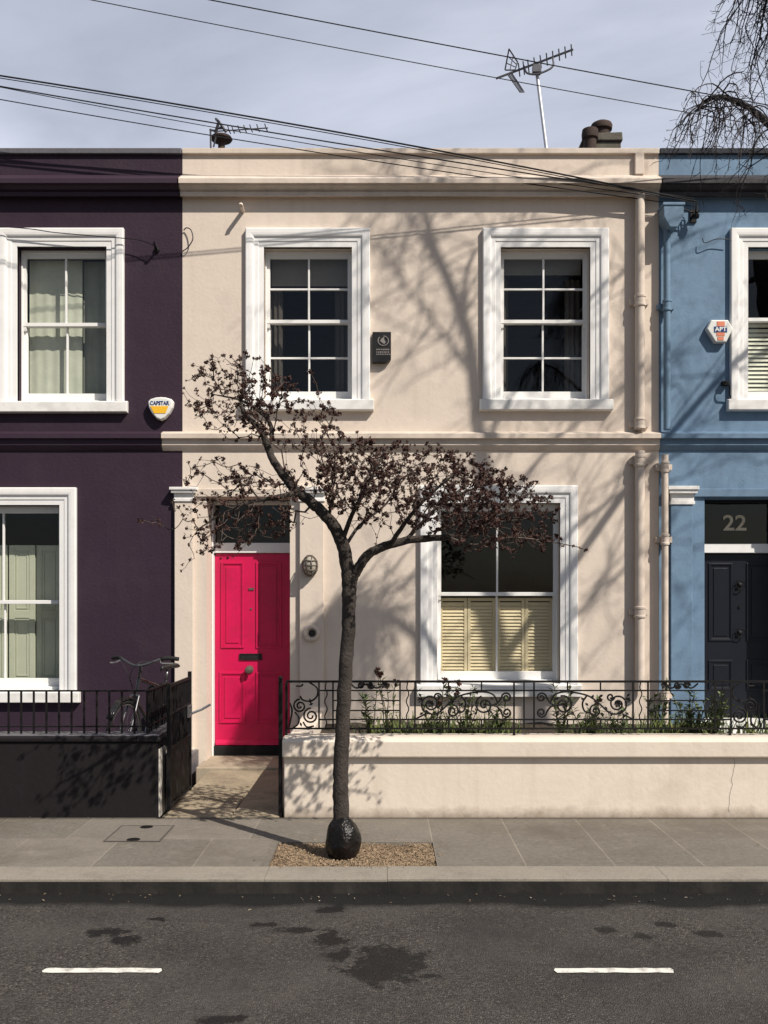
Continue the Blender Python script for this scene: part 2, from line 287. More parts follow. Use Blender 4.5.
# ------------------------------------------------------------------ mesh builder
class MB:
    def __init__(s): s.v, s.f = [], []
    def quad(s, *p):
        i = len(s.v); s.v += [tuple(q) for q in p]; s.f.append(tuple(range(i, i+len(p)))); return s
    def box(s, x0, x1, y0, y1, z0, z1):
        i = len(s.v)
        s.v += [(x, y, z) for z in (z0, z1) for y in (y0, y1) for x in (x0, x1)]
        for f in ((0, 2, 3, 1), (4, 5, 7, 6), (0, 1, 5, 4), (1, 3, 7, 5), (3, 2, 6, 7), (2, 0, 4, 6)):
            s.f.append(tuple(i+k for k in f))
        return s
    def extrude(s, poly, axis, a, b):
        """poly: outline in the other two axes (y,z for x; x,z for y; x,y for z)"""
        n = len(poly); i = len(s.v)
        for t in (a, b):
            for p, q in poly:
                s.v.append({'x': (t, p, q), 'y': (p, t, q), 'z': (p, q, t)}[axis])
        s.f.append(tuple(i+k for k in range(n))); s.f.append(tuple(i+n+k for k in reversed(range(n))))
        for k in range(n):
            l = (k+1) % n; s.f.append((i+k, i+n+k, i+n+l, i+l))
        return s
    def surround(s, x0, x1, zb, zt, prof, y=0.0):
        """three-sided moulding round an opening; prof: (outward, projection)"""
        i = len(s.v); n = len(prof)
        for k in range(4):
            for o, p in prof:
                xx = x0-o if k < 2 else x1+o
                zz = zb if k in (0, 3) else zt+o
                s.v.append((xx, y-p, zz))
        for k in range(3):
            for j in range(n-1):
                a = i+k*n+j; s.f.append((a, a+1, a+n+1, a+n))
        s.f.append(tuple(i+j for j in range(n))); s.f.append(tuple(i+3*n+j for j in reversed(range(n))))
        return s
    def ring(s, x0, x1, z0, z1, w, y0, y1, wb=None, wt=None):
        """rectangular frame: outer x0..x1,z0..z1, member width w"""
        wb = w if wb is None else wb; wt = w if wt is None else wt
        s.box(x0, x0+w, y0, y1, z0, z1); s.box(x1-w, x1, y0, y1, z0, z1)
        s.box(x0+w, x1-w, y0, y1, z0, z0+wb); s.box(x0+w, x1-w, y0, y1, z1-wt, z1); return s
    def tube(s, pts, rad, n=8, caps=True):
        pts = [Vector(p) for p in pts]
        if not hasattr(rad, '__len__'): rad = [rad]*len(pts)
        m = len(pts)
        t = [(pts[min(k+1, m-1)]-pts[max(k-1, 0)]).normalized() for k in range(m)]
        u = t[0].orthogonal().normalized(); i = len(s.v)
        for k in range(m):
            u = (u - t[k]*u.dot(t[k]))
            u = u.normalized() if u.length > 1e-6 else t[k].orthogonal().normalized()
            w = t[k].cross(u)
            for j in range(n):
                a = 2*math.pi*j/n
                s.v.append(tuple(pts[k]+(u*math.cos(a)+w*math.sin(a))*rad[k]))
        for k in range(m-1):
            for j in range(n):
                l = (j+1) % n
                s.f.append((i+k*n+j, i+k*n+l, i+(k+1)*n+l, i+(k+1)*n+j))
        if caps:
            s.f.append(tuple(i+j for j in reversed(range(n)))); s.f.append(tuple(i+(m-1)*n+j for j in range(n)))
        return s
    def lathe(s, c, prof, n=20, axis='z'):
        """prof: (radius, height along axis) ; axis 'z' or 'y' (toward -y)"""
        i = len(s.v)
        for r, h in prof:
            for j in range(n):
                a = 2*math.pi*j/n; p, q = r*math.cos(a), r*math.sin(a)
                s.v.append((c[0]+p, c[1]+q, c[2]+h) if axis == 'z' else (c[0]+p, c[1]-h, c[2]+q))
        m = len(prof)
        for k in range(m-1):
            for j in range(n):
                l = (j+1) % n; s.f.append((i+k*n+j, i+k*n+l, i+(k+1)*n+l, i+(k+1)*n+j))
        s.f.append(tuple(i+j for j in reversed(range(n)))); s.f.append(tuple(i+(m-1)*n+j for j in range(n)))
        return s
    def wall(s, x0, x1, z0, z1, y0, y1, holes):
        xs = sorted({x0, x1, *[h[0] for h in holes], *[h[1] for h in holes]}); xs = [a for a in xs if x0 <= a <= x1]
        zs = sorted({z0, z1, *[h[2] for h in holes], *[h[3] for h in holes]}); zs = [a for a in zs if z0 <= a <= z1]
        inside = lambda a, b: any(h[0] < a < h[1] and h[2] < b < h[3] for h in holes)
        for y, fl in ((y0, 0), (y1, 1)):
            for a, b in zip(xs, xs[1:]):
                for c, d in zip(zs, zs[1:]):
                    if inside((a+b)/2, (c+d)/2): continue
                    q = [(a, y, c), (b, y, c), (b, y, d), (a, y, d)]
                    s.quad(*(q if not fl else q[::-1]))
        for h in holes:
            a, b, c, d = max(h[0], x0), min(h[1], x1), max(h[2], z0), h[3]
            s.quad((a, y0, c), (a, y0, d), (a, y1, d), (a, y1, c)); s.quad((b, y0, c), (b, y1, c), (b, y1, d), (b, y0, d))
            s.quad((a, y0, d), (b, y0, d), (b, y1, d), (a, y1, d)); s.quad((a, y0, c), (a, y1, c), (b, y1, c), (b, y0, c))
        s.quad((x0, y0, z0), (x0, y0, z1), (x0, y1, z1), (x0, y1, z0)); s.quad((x1, y0, z0), (x1, y1, z0), (x1, y1, z1), (x1, y0, z1))
        s.quad((x0, y0, z1), (x1, y0, z1), (x1, y1, z1), (x0, y1, z1))
        return s
    def leaf(s, p, d, up, ln, w):
        """folded pointed leaf"""
        d = d.normalized(); sd = d.cross(up)
        sd = sd.normalized() if sd.length > 1e-5 else d.orthogonal().normalized()
        n = sd.cross(d)
        a = p; b = p+d*ln*.5+sd*w*.5+n*w*.18; c = p+d*ln; e = p+d*ln*.5-sd*w*.5+n*w*.18
        i = len(s.v); s.v += [tuple(a), tuple(b), tuple(c), tuple(e)]; s.f += [(i, i+1, i+2), (i, i+2, i+3)]
        return s

def mesh(name, mb, mats, base=Vector((0, 0, 0)), smooth=False, bevel=0.0, merge=False):
    me = bpy.data.meshes.new(name)
    b = Vector(base)
    me.from_pydata([(x-b.x, y-b.y, z-b.z) for x, y, z in mb.v], [], mb.f)
    import bmesh
    bm = bmesh.new(); bm.from_mesh(me)
    if merge: bmesh.ops.remove_doubles(bm, verts=bm.verts, dist=1e-5)
    bmesh.ops.recalc_face_normals(bm, faces=bm.faces)
    bm.to_mesh(me); bm.free()
    for m in (mats if isinstance(mats, (list, tuple)) else [mats]): me.materials.append(m)
    if smooth:
        me.polygons.foreach_set('use_smooth', [True]*len(me.polygons))
        me.update()
    return me

def base_of(o):
    b = Vector((0, 0, 0))
    while o is not None: b = b+o.location; o = o.parent
    return b

def part(name, mb, m, parent=None, smooth=False, bevel=0.0, label=None, merge=False, loc=None, angle=None):
    pb = base_of(parent) if parent is not None else Vector((0, 0, 0))
    b = Vector(loc) if loc is not None else pb
    me = mesh(name, mb, m, b, smooth, merge=merge)
    o = bpy.data.objects.new(name, me); COL.objects.link(o)
    o.location = b-pb
    if parent is not None: o.parent = parent
    if smooth and angle:
        md = o.modifiers.new('edge', 'EDGE_SPLIT'); md.split_angle = math.radians(angle)
    if bevel:
        md = o.modifiers.new('bev', 'BEVEL'); md.width = bevel; md.segments = 2; md.limit_method = 'ANGLE'; md.angle_limit = math.radians(40)
    if label: o['label'] = label
    return o

def thing(name, label, cat, loc=(0, 0, 0), group=None):
    o = bpy.data.objects.new(name, None); COL.objects.link(o); o.location = loc; o.empty_display_size = .1
    o['label'] = label; o['category'] = cat
    if group: o['group'] = group
    return o
def tag(o, label, cat, group=None):
    o['label'] = label; o['category'] = cat
    if group: o['group'] = group
    return o
def struct(name, mb, m, **k):
    o = part(name, mb, m, **k); o['kind'] = 'structure'; return o

def text_mb(body, size, cx, cz, y, depth=.004, sx=1.0, bold=0.0):
    cu = bpy.data.curves.new('t', 'FONT'); cu.body = body; cu.size = size; cu.extrude = depth/2; cu.offset = bold
    cu.align_x = 'CENTER'; cu.align_y = 'CENTER'; cu.resolution_u = 3
    o = bpy.data.objects.new('t', cu); COL.objects.link(o)
    dg = bpy.context.evaluated_depsgraph_get(); dg.update()
    me = bpy.data.meshes.new_from_object(o.evaluated_get(dg))
    mb = MB(); mb.v = [(cx+v.co.x*sx, y-v.co.z, cz+v.co.y) for v in me.vertices]; mb.f = [tuple(p.vertices) for p in me.polygons]
    bpy.data.objects.remove(o); bpy.data.curves.remove(cu); bpy.data.meshes.remove(me)
    return mb

def catmull(P, k=6):
    P = [Vector(p) for p in P]; Q = [P[0]*2-P[1]]+P+[P[-1]*2-P[-2]]; out = []
    for i in range(1, len(Q)-2):
        a, b, c, d = Q[i-1:i+3]
        for j in range(k):
            t = j/k
            out.append(.5*((2*b)+(c-a)*t+(2*a-5*b+4*c-d)*t*t+(3*b-a-3*c+d)*t**3))
    out.append(P[-1]); return out
def lerp_list(v, n):
    return list(np.interp(np.linspace(0, len(v)-1, n), range(len(v)), v))

# ------------------------------------------------------------------ sun direction
AZ, EL = math.radians(46), math.radians(45.5)
SUN = Vector((math.sin(AZ)*math.cos(EL), -math.cos(AZ)*math.cos(EL), math.sin(EL)))

# ------------------------------------------------------------------ setting
KY = -4.16            # kerb face
WY = -2.49            # front face of garden walls
RZ = -.085
g = MB(); g.quad((-300, -300, -.35), (300, -300, -.35), (300, 300, -.35), (-300, 300, -.35))
struct('ground', g, M['soil'])
g = MB()
nx = 60
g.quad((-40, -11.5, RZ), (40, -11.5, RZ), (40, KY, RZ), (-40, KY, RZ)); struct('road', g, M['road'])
g = MB(); g.box(-40, 40, -14.5, -11.5, -.33, 0); struct('far_pavement', g, M['paving'])
px0, px1 = -.75, .345
g = MB()
PZB = -.33
g.box(-40, px0, -3.865, WY-.0, PZB, 0); g.box(px1, 40, -3.865, WY, PZB, 0); g.box(px0, px1, -3.25, WY, PZB, 0)
struct('pavement', g, M['paving'])
# kerb stones
kerb = MB(); xk = -40.0; rk = random.Random(3)
ktop = []
edges = [-9.2, -8.0, -6.9, -5.7, -4.4, -2.75, -.74, .02, 1.75, 3.4, 4.7, 5.9, 6.9]
edges = [-40, -25, -15]+edges+[15, 25, 40]
for a, b in zip(edges, edges[1:]):
    ktop.append((a+.0006, b-.0006, rk.uniform(-.002, .001)))
k = MB()
for a, b, dz in ktop:
    k.box(a, b, KY+.012, -3.868, -.12, dz+.002)
struct('kerb', k, M['kerb_top'], bevel=.003)
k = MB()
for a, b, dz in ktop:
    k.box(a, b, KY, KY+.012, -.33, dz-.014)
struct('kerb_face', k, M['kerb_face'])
# painted dashes
yl = FP*1.805/371-D0
for i in range(-3, 5):
    x0 = -1.652+2.489*i
    mb = MB(); n = 14; top = []; bot = []
    for j in range(n+1):
        xx = x0+.563*j/n
        top.append((xx, yl+.028+R.uniform(-.004, .004)+.004*i*0, RZ+.004)); bot.append((xx, yl-.028+R.uniform(-.004, .004), RZ+.004))
    e0 = (x0-.010, yl+R.uniform(-.01, .01), RZ+.004); e1 = (x0+.563+.010, yl+R.uniform(-.01, .01), RZ+.004)
    mb.quad(bot[0], top[0], e0); mb.quad(top[n], bot[n], e1)
    for j in range(n): mb.quad(bot[j], bot[j+1], top[j+1], top[j])
    struct('road_marking', mb, M['paint_line'])
# tree pit: bed and gravel
mb = MB(); nn = 22
pts = [[(px0+(px1-px0)*i/nn, -3.868+.618*j/10, -.02+R.uniform(-.006, .008)) for i in range(nn+1)] for j in range(11)]
for j in range(10):
    for i in range(nn): mb.quad(pts[j][i], pts[j][i+1], pts[j+1][i+1], pts[j+1][i])
struct('tree_pit_soil', mb, M['mulch'])
mb = MB()
for i in range(8500):
    x = R.uniform(px0+.01, px1-.005); y = R.uniform(-3.86, -3.26)
    if math.sin(x*7.3+1.2)*math.sin(y*9+x*4) > .35 and R.random() < .75: continue
    if R.random() < .12: x += R.gauss(0, .05); y += R.gauss(-.02, .04)
    zz = -.012 if (px0 < x < px1 and -3.868 < y < -3.25) else .003
    s = R.uniform(.003, .0085)
    c = Vector((x, y, zz+R.uniform(0, .008)))
    a = R.uniform(0, 6.3)
    ring = [c+Vector((math.cos(a+q*2.1)*s*R.uniform(.7, 1.4), math.sin(a+q*2.1)*s*R.uniform(.7, 1.4), R.uniform(-.003, .003))) for q in range(3)]
    t = c+Vector((R.uniform(-.3, .3)*s, R.uniform(-.3, .3)*s, s*R.uniform(.5, 1)))
    b = len(mb.v); mb.v += [tuple(q) for q in ring]+[tuple(t)]; mb.f += [(b, b+1, b+3), (b+1, b+2, b+3), (b+2, b, b+3)]
o = part('gravel', mb, M['pebble_a']); o['kind'] = 'stuff'; o['label'] = 'tan gravel filling the square pit around the small tree'; o['category'] = 'gravel'
# path to pink door, step, garden beds
GX0, GX1 = -1.72, -.83
mb = MB()
for (a, b, c, d) in ((-1.76, -1.22, -2.486, -1.75), (-1.21, -.83, -2.486, -1.55), (-1.76, -1.22, -1.74, -1.0), (-1.21, -.83, -1.54, -.62), (-1.76, -1.22, -.99, -.42), (-1.21, -.83, -.61, -.42)):
    mb.box(a, b, c, d, -.3, .004+R.uniform(-.003, .004))
struct('path', mb, M['tan_stone'], bevel=.006)
mb = MB(); mb.box(-7, -1.95, -2.25, -.01, -.3, .15); struct('garden_paving', mb, M['slate_cap'])
mb = MB(); nn = 40
sp = [[(-.72+8.6*i/nn, -2.26+2.25*j/8, .43+R.uniform(-.03, .04)) for i in range(nn+1)] for j in range(9)]
for j in range(8):
    for i in range(nn): mb.quad(sp[j][i], sp[j][i+1], sp[j+1][i+1], sp[j+1][i])
struct('flower_bed', mb, M['soil'])

mb = MB()
for i in range(230):
    gut = R.random() < .6
    x = R.uniform(-5, 5); y = R.uniform(-4.34, -4.18) if gut else (R.uniform(-3.8, -2.5) if R.random() < .5 else R.uniform(-2.56, -2.495) if R.random() < .7 else R.uniform(-5.9, -4.3))
    z = RZ+.003 if y < KY else .004
    sz = R.uniform(.004, .016); a = R.uniform(0, 6.28)
    if px0 < x < px1 and -3.9 < y < -3.2: continue
    if -1.8 < x < -.8 and y > -2.52: y -= .06
    mb.leaf(Vector((x, y, z)), Vector((math.cos(a), math.sin(a), R.uniform(0, .5))), Vector((R.uniform(-.3, .3), 0, 1)), sz*1.8, sz)
o = part('leaf_litter', mb, M['litter']); o['kind'] = 'stuff'; o['label'] = 'scattered dry leaf scraps along the gutter and pavement'; o['category'] = 'leaf litter'
# access cover in pavement
c0 = U(103, 842, FP*1.72/(842-600)); c1 = U(160, 842, FP*1.72/242); ytop = FP*1.72/(826-600)-D0; ybot = c0.y
cv = thing('access_cover', 'rectangular access cover with dark lifting slots set in the pavement', 'manhole cover', ((c0.x+c1.x)/2, ybot, 0))
mb = MB(); xa, xb = c0.x, c1.x
mb.box(xa, xb, ybot, ybot+.012, .002, .006); mb.box(xa, xb, ytop-.012, ytop, .002, .006); mb.box(xa, xa+.012, ybot+.012, ytop-.012, .002, .006); mb.box(xb-.012, xb, ybot+.012, ytop-.012, .002, .006)
part('frame', mb, M['cover_iron'], cv)
mb = MB(); mb.box(xa+.012, xb-.012, ybot+.012, ytop-.012, .0015, .0045); part('infill', mb, M['cover'], cv)
for yy in (ybot+.05, ytop-.05):
    mb = MB(); mb.lathe(((xa+xb)/2, yy, .0046), [(.05, 0), (.045, .003)], 12); part('lifting_slot', mb, M['black'], cv)

# ------------------------------------------------------------------ houses
PROF = [(0, -.04), (0, .030), (.055, .034), (.062, .046), (.105, .050), (.112, .072), (.125, .080), (.15, .084), (.19, .084), (.20, .074), (.20, -.01)]
def window(parent, x0, x1, zb, zt, arch_w, cols, rows, glassm='glass', label=None, kind=None, sill_h=.115, meet=None, rec=.11):
    """sash window set in an opening of the wall at y=0"""
    k = arch_w/.20
    fr = MB(); fr.ring(x0+.002, x1-.002, zb+.002, zt-.002, .016, rec-.015, rec+.10, wb=.035, wt=.03)
    w = part('window', fr, M['white'], parent, bevel=.003, label=label)
    ar = MB(); ar.surround(x0, x1, zb, zt, [(o*k, p*.62 if p > 0 else p) for o, p in PROF]); part('architrave', ar, M['white'], w)
    si = MB(); sx0, sx1 = x0-arch_w-.035, x1+arch_w+.04
    si.extrude([(-.075, zb-.010), (-.075, zb-sill_h), (-.02, zb-sill_h-.006), (.02, zb-sill_h-.006), (.02, zb+.006), (-.02, zb+.006)], 'x', sx0, sx1)
    si.box(x0+.003, x1-.003, .0205, rec-.016, zb-.05, zb+.008)
    part('sill', si, M['white_sill'], w, bevel=.006)
    zm = meet if meet else (zb+zt)/2
    ix0, ix1, iz0, iz1 = x0+.018, x1-.018, zb+.037, zt-.032
    for nm, a, b, ya, bot, top, rr in (('upper_sash', zm-.02, iz1, rec, .038, .045, rows[0]), ('lower_sash', iz0, zm+.02, rec+.042, .085, .04, rows[1])):
        s = MB(); s.ring(ix0, ix1, a, b, .032, ya, ya+.038, wb=bot, wt=top)
        gx0, gx1, gz0, gz1 = ix0+.032, ix1-.032, a+bot, b-top
        for c in range(1, cols):
            xx = gx0+(gx1-gx0)*c/cols; s.box(xx-.010, xx+.010, ya+.004, ya+.034, gz0, gz1)
        for r in range(1, rr):
            zz = gz0+(gz1-gz0)*r/rr; 
            for c in range(cols):
                xa = gx0+(gx1-gx0)*c/cols+(.010 if c else 0); xb2 = gx0+(gx1-gx0)*(c+1)/cols-(.010 if c < cols-1 else 0)
                s.box(xa, xb2, ya+.005, ya+.033, zz-.010, zz+.010)
        if nm == 'upper_sash':
            for xx in (ix0, ix1-.03): s.extrude([(ya+.004, a), (ya+.03, a), (ya+.03, a-.05), (ya+.012, a-.045)], 'x', xx, xx+.03)
        part(nm, s, M['sash'], w, bevel=.003)
        gl = MB(); yy = ya+.018; gl.quad((gx0-.006, yy, gz0-.006), (gx1+.006, yy, gz0-.006), (gx1+.006, yy, gz1+.006), (gx0-.006, yy, gz1+.006))
        part('glass', gl, M[glassm], w)
    return w

def louvre(parent, x0, x1, z0, z1, y, m, n_leaf=2, pitch=.036):
    wl = (x1-x0)/n_leaf
    for i in range(n_leaf):
        a, b = x0+wl*i+.003, x0+wl*(i+1)-.003
        s = MB(); s.ring(a, b, z0, z1, .032, y, y+.026)
        n = int((z1-z0-.064)/pitch)
        for k in range(n):
            zz = z0+.034+pitch*(k+.5)
            s.extrude([(y+.002, zz-.019), (y+.006, zz-.021), (y+.025, zz+.015), (y+.021, zz+.018)], 'x', a+.0325, b-.0325)
        part('shutter', s, m, parent)
def panel_shutter(parent, x0, x1, z0, z1, y, m, split=.45):
    s = MB(); zm = z0+(z1-z0)*split
    s.box(x0, x1, y+.008, y+.03, z0, z1)
    for a, b in ((z0+.06, zm-.04), (zm+.04, z1-.06)):
        s.box(x0, x0+.06, y, y+.0075, z0, z1) if a == z0+.06 else None
        s.box(x1-.06, x1, y, y+.0075, z0, z1) if a == z0+.06 else None
        s.box(x0+.0605, x1-.0605, y, y+.0075, a-.06 if a == z0+.06 else a-.04, a); s.box(x0+.0605, x1-.0605, y, y+.0075, b, b+(.04 if a == z0+.06 else .06))
        s.ring(x0+.075, x1-.075, a+.02, b-.02, .012, y+.001, y+.0075)
    part('shutter', s, m, parent, bevel=.002)

ZTOP = 6.44
def zc(py, p): return CAMZ+(600-py)*(D0-p)/FP
def shell(root, x0, x1, holes, wm, tm, capm, midm=None, corn=True):
    w = MB(); w.wall(x0, x1, -.3, zc(152, 0), 0, .3, holes); part('wall', w, wm, root, merge=True)
    cp = MB(); cp.extrude([(-.035, zc(153.5, .03)), (-.035, zc(148, .03)), (.15, ZTOP+.02), (.34, zc(148, .03)), (.34, zc(153.5, .03)-.0), (.3, zc(153, .03)-.004)], 'x', x0+.002, x1-.002)
    part('parapet_coping', cp, capm, root, bevel=.006)
    c = MB()
    c.extrude([(.001, zc(175, 0)), (-.15, zc(177.5, .15)), (-.165, zc(178.5, .16)), (-.165, zc(183, .16)), (-.135, zc(184, .13)), (-.125, zc(186, .12)), (-.095, zc(189, .1)), (-.07, zc(191.5, .07)), (-.085, zc(192, .08)), (-.085, zc(196, .08)), (.001, zc(197, 0))], 'x', x0-.02, x1-.004)
    part('cornice', c, midm or tm, root)
    rf = MB(); rf.box(x0+.05, x1-.05, .31, 5.2, 5.9, 6.02); part('roof', rf, M['slate'], root)
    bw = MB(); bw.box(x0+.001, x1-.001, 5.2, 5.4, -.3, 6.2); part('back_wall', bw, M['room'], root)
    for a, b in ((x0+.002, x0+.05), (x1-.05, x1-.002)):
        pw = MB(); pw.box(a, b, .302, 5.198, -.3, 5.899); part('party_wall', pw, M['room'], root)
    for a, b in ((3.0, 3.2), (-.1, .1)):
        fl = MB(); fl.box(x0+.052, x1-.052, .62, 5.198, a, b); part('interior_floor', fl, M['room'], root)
def string_course(root, x0, x1, m):
    c = MB(); c.extrude([(.001, zc(431.5, 0)), (-.09, zc(433.5, .09)), (-.09, zc(438, .09)), (-.05, zc(439.5, .05)), (-.05, zc(445, .05)), (-.035, zc(447.5, .03)), (-.015, zc(450, .02)), (.001, zc(451, 0))], 'x', x0, x1)
    part('string_course', c, m, root)

CX0, CX1 = X(182.5), X(659)
# ---- purple house
pur = thing('terraced_house', 'dark purple rendered terraced house with white sash windows', 'house', (-4.6, 0, 0))
pu = (X(17.5), X(107), Z(402), Z(247)); pl = (X(-62), X(60), Z(691), Z(505))
shell(pur, -7.2, CX0-.003, [pu, pl, (-6.9, -6.0, Z(402), Z(247)), (-6.9, -6.0, .3, 2.5)], M['purple'], M['purple_trim'], M['slate_cap'])
string_course(pur, -7.2, X(163), M['purple_trim'])
def zline(py, y=0): return Z(py, y)
w = window(pur, *pu, .185, 2, (1, 1), meet=Z(325, .13))
def curtain(parent, x0, x1, z0, z1, y, m, amp=.012, wl=.055):
    mb = MB(); n = max(8, int((x1-x0)/.008)); a = [(x0+(x1-x0)*i/n, y+amp*math.sin(i/n*(x1-x0)/wl*6.283)+amp*.6*math.sin(i/n*(x1-x0)/wl*2.7+1)) for i in range(n+1)]
    for (p, q), (r_, t_) in zip(a, a[1:]): mb.quad((p, q, z0), (r_, t_, z0), (r_, t_, z1), (p, q, z1))
    part('curtain', mb, m, parent, smooth=True, merge=True)
curtain(w, pu[0]+.03, pu[0]+.60, pu[2]+.05, pu[3]-.05, .26, M['curtain'], .003, .11)  # pale curtain spans the sunlit area and stands in for pane reflections
curtain(w, pu[0]+.60, pu[1]-.03, pu[2]+.05, pu[3]-.05, .30, M['net_curtain'], .003, .09)  # grey-green net also stands in for reflection in these panes
w = window(pur, *pl, .18, 2, (1, 1), meet=Z(602, .13))
xm = X(2, .14)
for a, b, yy in ((xm-.60, xm-.30, .31), (xm-.29, xm-.02, .33), (xm+.0, xm+.28, .33), (xm+.29, xm+.57, .35)):
    panel_shutter(w, a, b, pl[2]+.05, Z(545, .3), yy, M['shutter_sage'], .5)
w = window(pur, -6.9, -6.0, Z(402), Z(247), .185, 2, (1, 1)); w = window(pur, -6.9, -6.0, .3, 2.5, .18, 2, (1, 1))
mb = MB(); mb.lathe((X(157), 0, Z(250)), [(.03, 0), (.03, .02), (.012, .025), (.012, .06)], 10, 'y'); mb.tube([(X(157), -.06, Z(250)), (X(157), -.10, Z(249)), (X(157), -.12, Z(246))], .012, 6)
part('cable_bracket', mb, M['black'], pur)

# ---- cream house
cre = thing('terraced_house', 'cream rendered terraced house with bright pink front door', 'house', (.4, 0, 0))
u1 = (X(264), X(352), Z(400), Z(247.5)); u2 = (X(500.5), X(590), Z(400), Z(247.5)); l1 = (X(437), X(560), Z(684), Z(503))
DX0, DX1, DZT = X(206.5), X(290), Z(497)
shell(cre, CX0, CX1-.003, [u1, u2, l1, (DX0, DX1, 0, DZT)], M['cream'], M['cream_trim'], M['cream_trim'])
string_course(cre, X(162), CX1-.003, M['cream_trim'])
for uu, bl in ((u1, 1), (u2, 0)):
    w = window(cre, *uu, .19, 2, (2, 2), meet=Z(322, .13))
    mb = MB(); zb_ = Z(283 if bl else 272, .2)
    mb.box(uu[0]+.05, uu[1]-.05, .24, .246, zb_, uu[3]-.03); mb.box(uu[0]+.05, uu[1]-.05, .236, .252, zb_-.02, zb_)
    part('roller_blind', mb, M['blind'], w)
    curtain(w, uu[0]+.03, uu[0]+(.16 if bl else .12), uu[2]+.05, zb_-.03, .34, M['dark_curtain'])
    curtain(w, uu[1]-.20, uu[1]-.03, uu[2]+.05, zb_-.03, .36, M['dark_curtain'])
w = window(cre, *l1, .18, 2, (1, 1), meet=Z(594, .13), sill_h=.13)
xm = (l1[0]+l1[1])/2
louvre(w, l1[0]+.035, xm-.005, l1[2]+.07, Z(598, .2), .205, M['shutter_cream'])
louvre(w, xm+.005, l1[1]-.035, l1[2]+.07, Z(598, .2), .205, M['shutter_cream'])
# door surround
pil = MB()
def pilaster(xa, xb, m, parent, z1, pr=.05, base=True):
    p = MB(); p.box(xa, xb, -pr, .0, -.02, z1)
    if base: p.box(xa-.012, xb+.012, -pr-.015, -.0005, -.021, .17)
    part('pilaster', p, m, parent, bevel=.006)
def capital(xa, xb, z0, z1, m, parent, pr=.05):
    c = MB(); h = (z1-z0)/5
    c.box(xa-.012, xb+.012, -pr-.014, .0, z0, z0+h); c.box(xa-.004, xb+.004, -pr-.006, .0, z0+h, z0+3*h); c.box(xa-.03, xb+.03, -pr-.04, .0, z0+3*h, z0+4*h); c.box(xa-.045, xb+.045, -pr-.055, .0, z0+4*h, z1)
    part('capital', c, m, parent, bevel=.004)
zcap0, zcap1 = Z(502), Z(488)
pilaster(X(175.5), X(194), M['cream'], cre, zcap0); capital(X(175.5), X(194), zcap0, zcap1, M['white_sill'], cre)
pilaster(X(300), X(324), M['cream'], cre, zcap0); capital(X(300), X(324), zcap0, zcap1, M['white_sill'], cre)
lp = MB(); lp.box(X(194), X(300), -.03, 0, DZT+.0, zcap1-.01); part('lintel', lp, M['cream_trim'], cre, bevel=.005)
# recessed door
RY = .38
dx0, dx1 = X(215, RY), X(291, RY)
dzb, dzt = Z(745, RY), Z(553.5, RY)
df = MB()
df.box(DX0+.002, dx0-.003, .285, RY+.08, .0, DZT-.002); df.box(dx1+.003, dx1+.07, .303, RY+.08, 0, DZT-.002)
df.box(dx0-.003, dx1+.003, RY-.03, RY+.08, Z(553, RY), Z(543, RY)); df.box(dx0-.003, dx1+.003, RY-.03, RY+.08, Z(505, RY), DZT-.002)
part('door_frame', df, M['white'], cre, bevel=.004)
fl = MB(); fl.quad((dx0, RY+.03, Z(543, RY)), (dx1, RY+.03, Z(543, RY)), (dx1, RY+.03, Z(505, RY)), (dx0, RY+.03, Z(505, RY))); part('fanlight', fl, M['glass_dark'], cre)
th = MB(); th.box(DX0+.003, DX1-.0, RY-.06, RY+.1, .02, dzb-.004); part('threshold', th, M['rubber'], cre, bevel=.006)
def door_leaf(parent, x0, x1, zb, zt, y, m, panels, name='door', th=.045):
    d = MB(); d.box(x0, x1, y, y+th, zb, zt)
    for a, b, c, e in panels:
        d.ring(a, b, c, e, .022, y-.012, y-.0005)
        d.ring(a+.022, b-.022, c+.022, e-.022, .010, y-.006, y-.0005)
        d.box(a+.055, b-.055, y-.008, y-.0005, c+.055, e-.055)
    return part(name, d, m, parent, bevel=.004)
P_ = lambda a, b, c, e: (X(a, RY), X(b, RY), Z(c, RY), Z(e, RY))
door = door_leaf(cre, dx0, dx1, dzb, dzt, RY, M['pink'], [P_(221, 244, 648, 562), P_(256, 281.5, 648, 562), P_(219.5, 245, 723, 672), P_(256, 282, 723, 672)])
mb = MB(); mb.extrude([(RY-.001, dzb+.005), (RY-.045, dzb+.005), (RY-.04, dzb+.025), (RY-.001, dzb+.06)], 'x', dx0+.01, dx1-.01); part('weather_bar', mb, M['pink'], door, bevel=.003)
mb = MB(); lx0, lx1, lz0, lz1 = P_(239.5, 262, 660, 653.5); mb.ring(lx0, lx1, lz0, lz1, .012, RY-.014, RY-.0005); mb.box(lx0+.013, lx1-.013, RY-.009, RY-.0006, lz0+.013, lz1-.013); part('letterbox', mb, M['black_plastic'], door, bevel=.002)
mb = MB(); mb.lathe((X(249.5, RY), RY-.0005, Z(669.5, RY)), [(.045, 0), (.043, .012), (.018, .016), (.016, .035), (.034, .045), (.042, .06), (.035, .078), (.012, .084)], 18, 'y'); part('knob', mb, M['bronze'], door, smooth=True, angle=50)
mb = MB(); mb.lathe((X(251, RY), RY-.0005, Z(609, RY)), [(.012, 0), (.011, .006)], 12, 'y'); part('lock', mb, M['bronze'], door)
mb = MB(); mb.box(X(251.5, RY)-.028, X(251.5, RY)+.028, RY-.010, RY-.0005, Z(589, RY)-.012, Z(589, RY)+.012); part('knocker', mb, M['bronze'], door)
ds = MB(); ds.box(-1.90, -.83, -.415, RY-.061, -.3, .03); part('doorstep', ds, M['step_stone'], cre, bevel=.01)
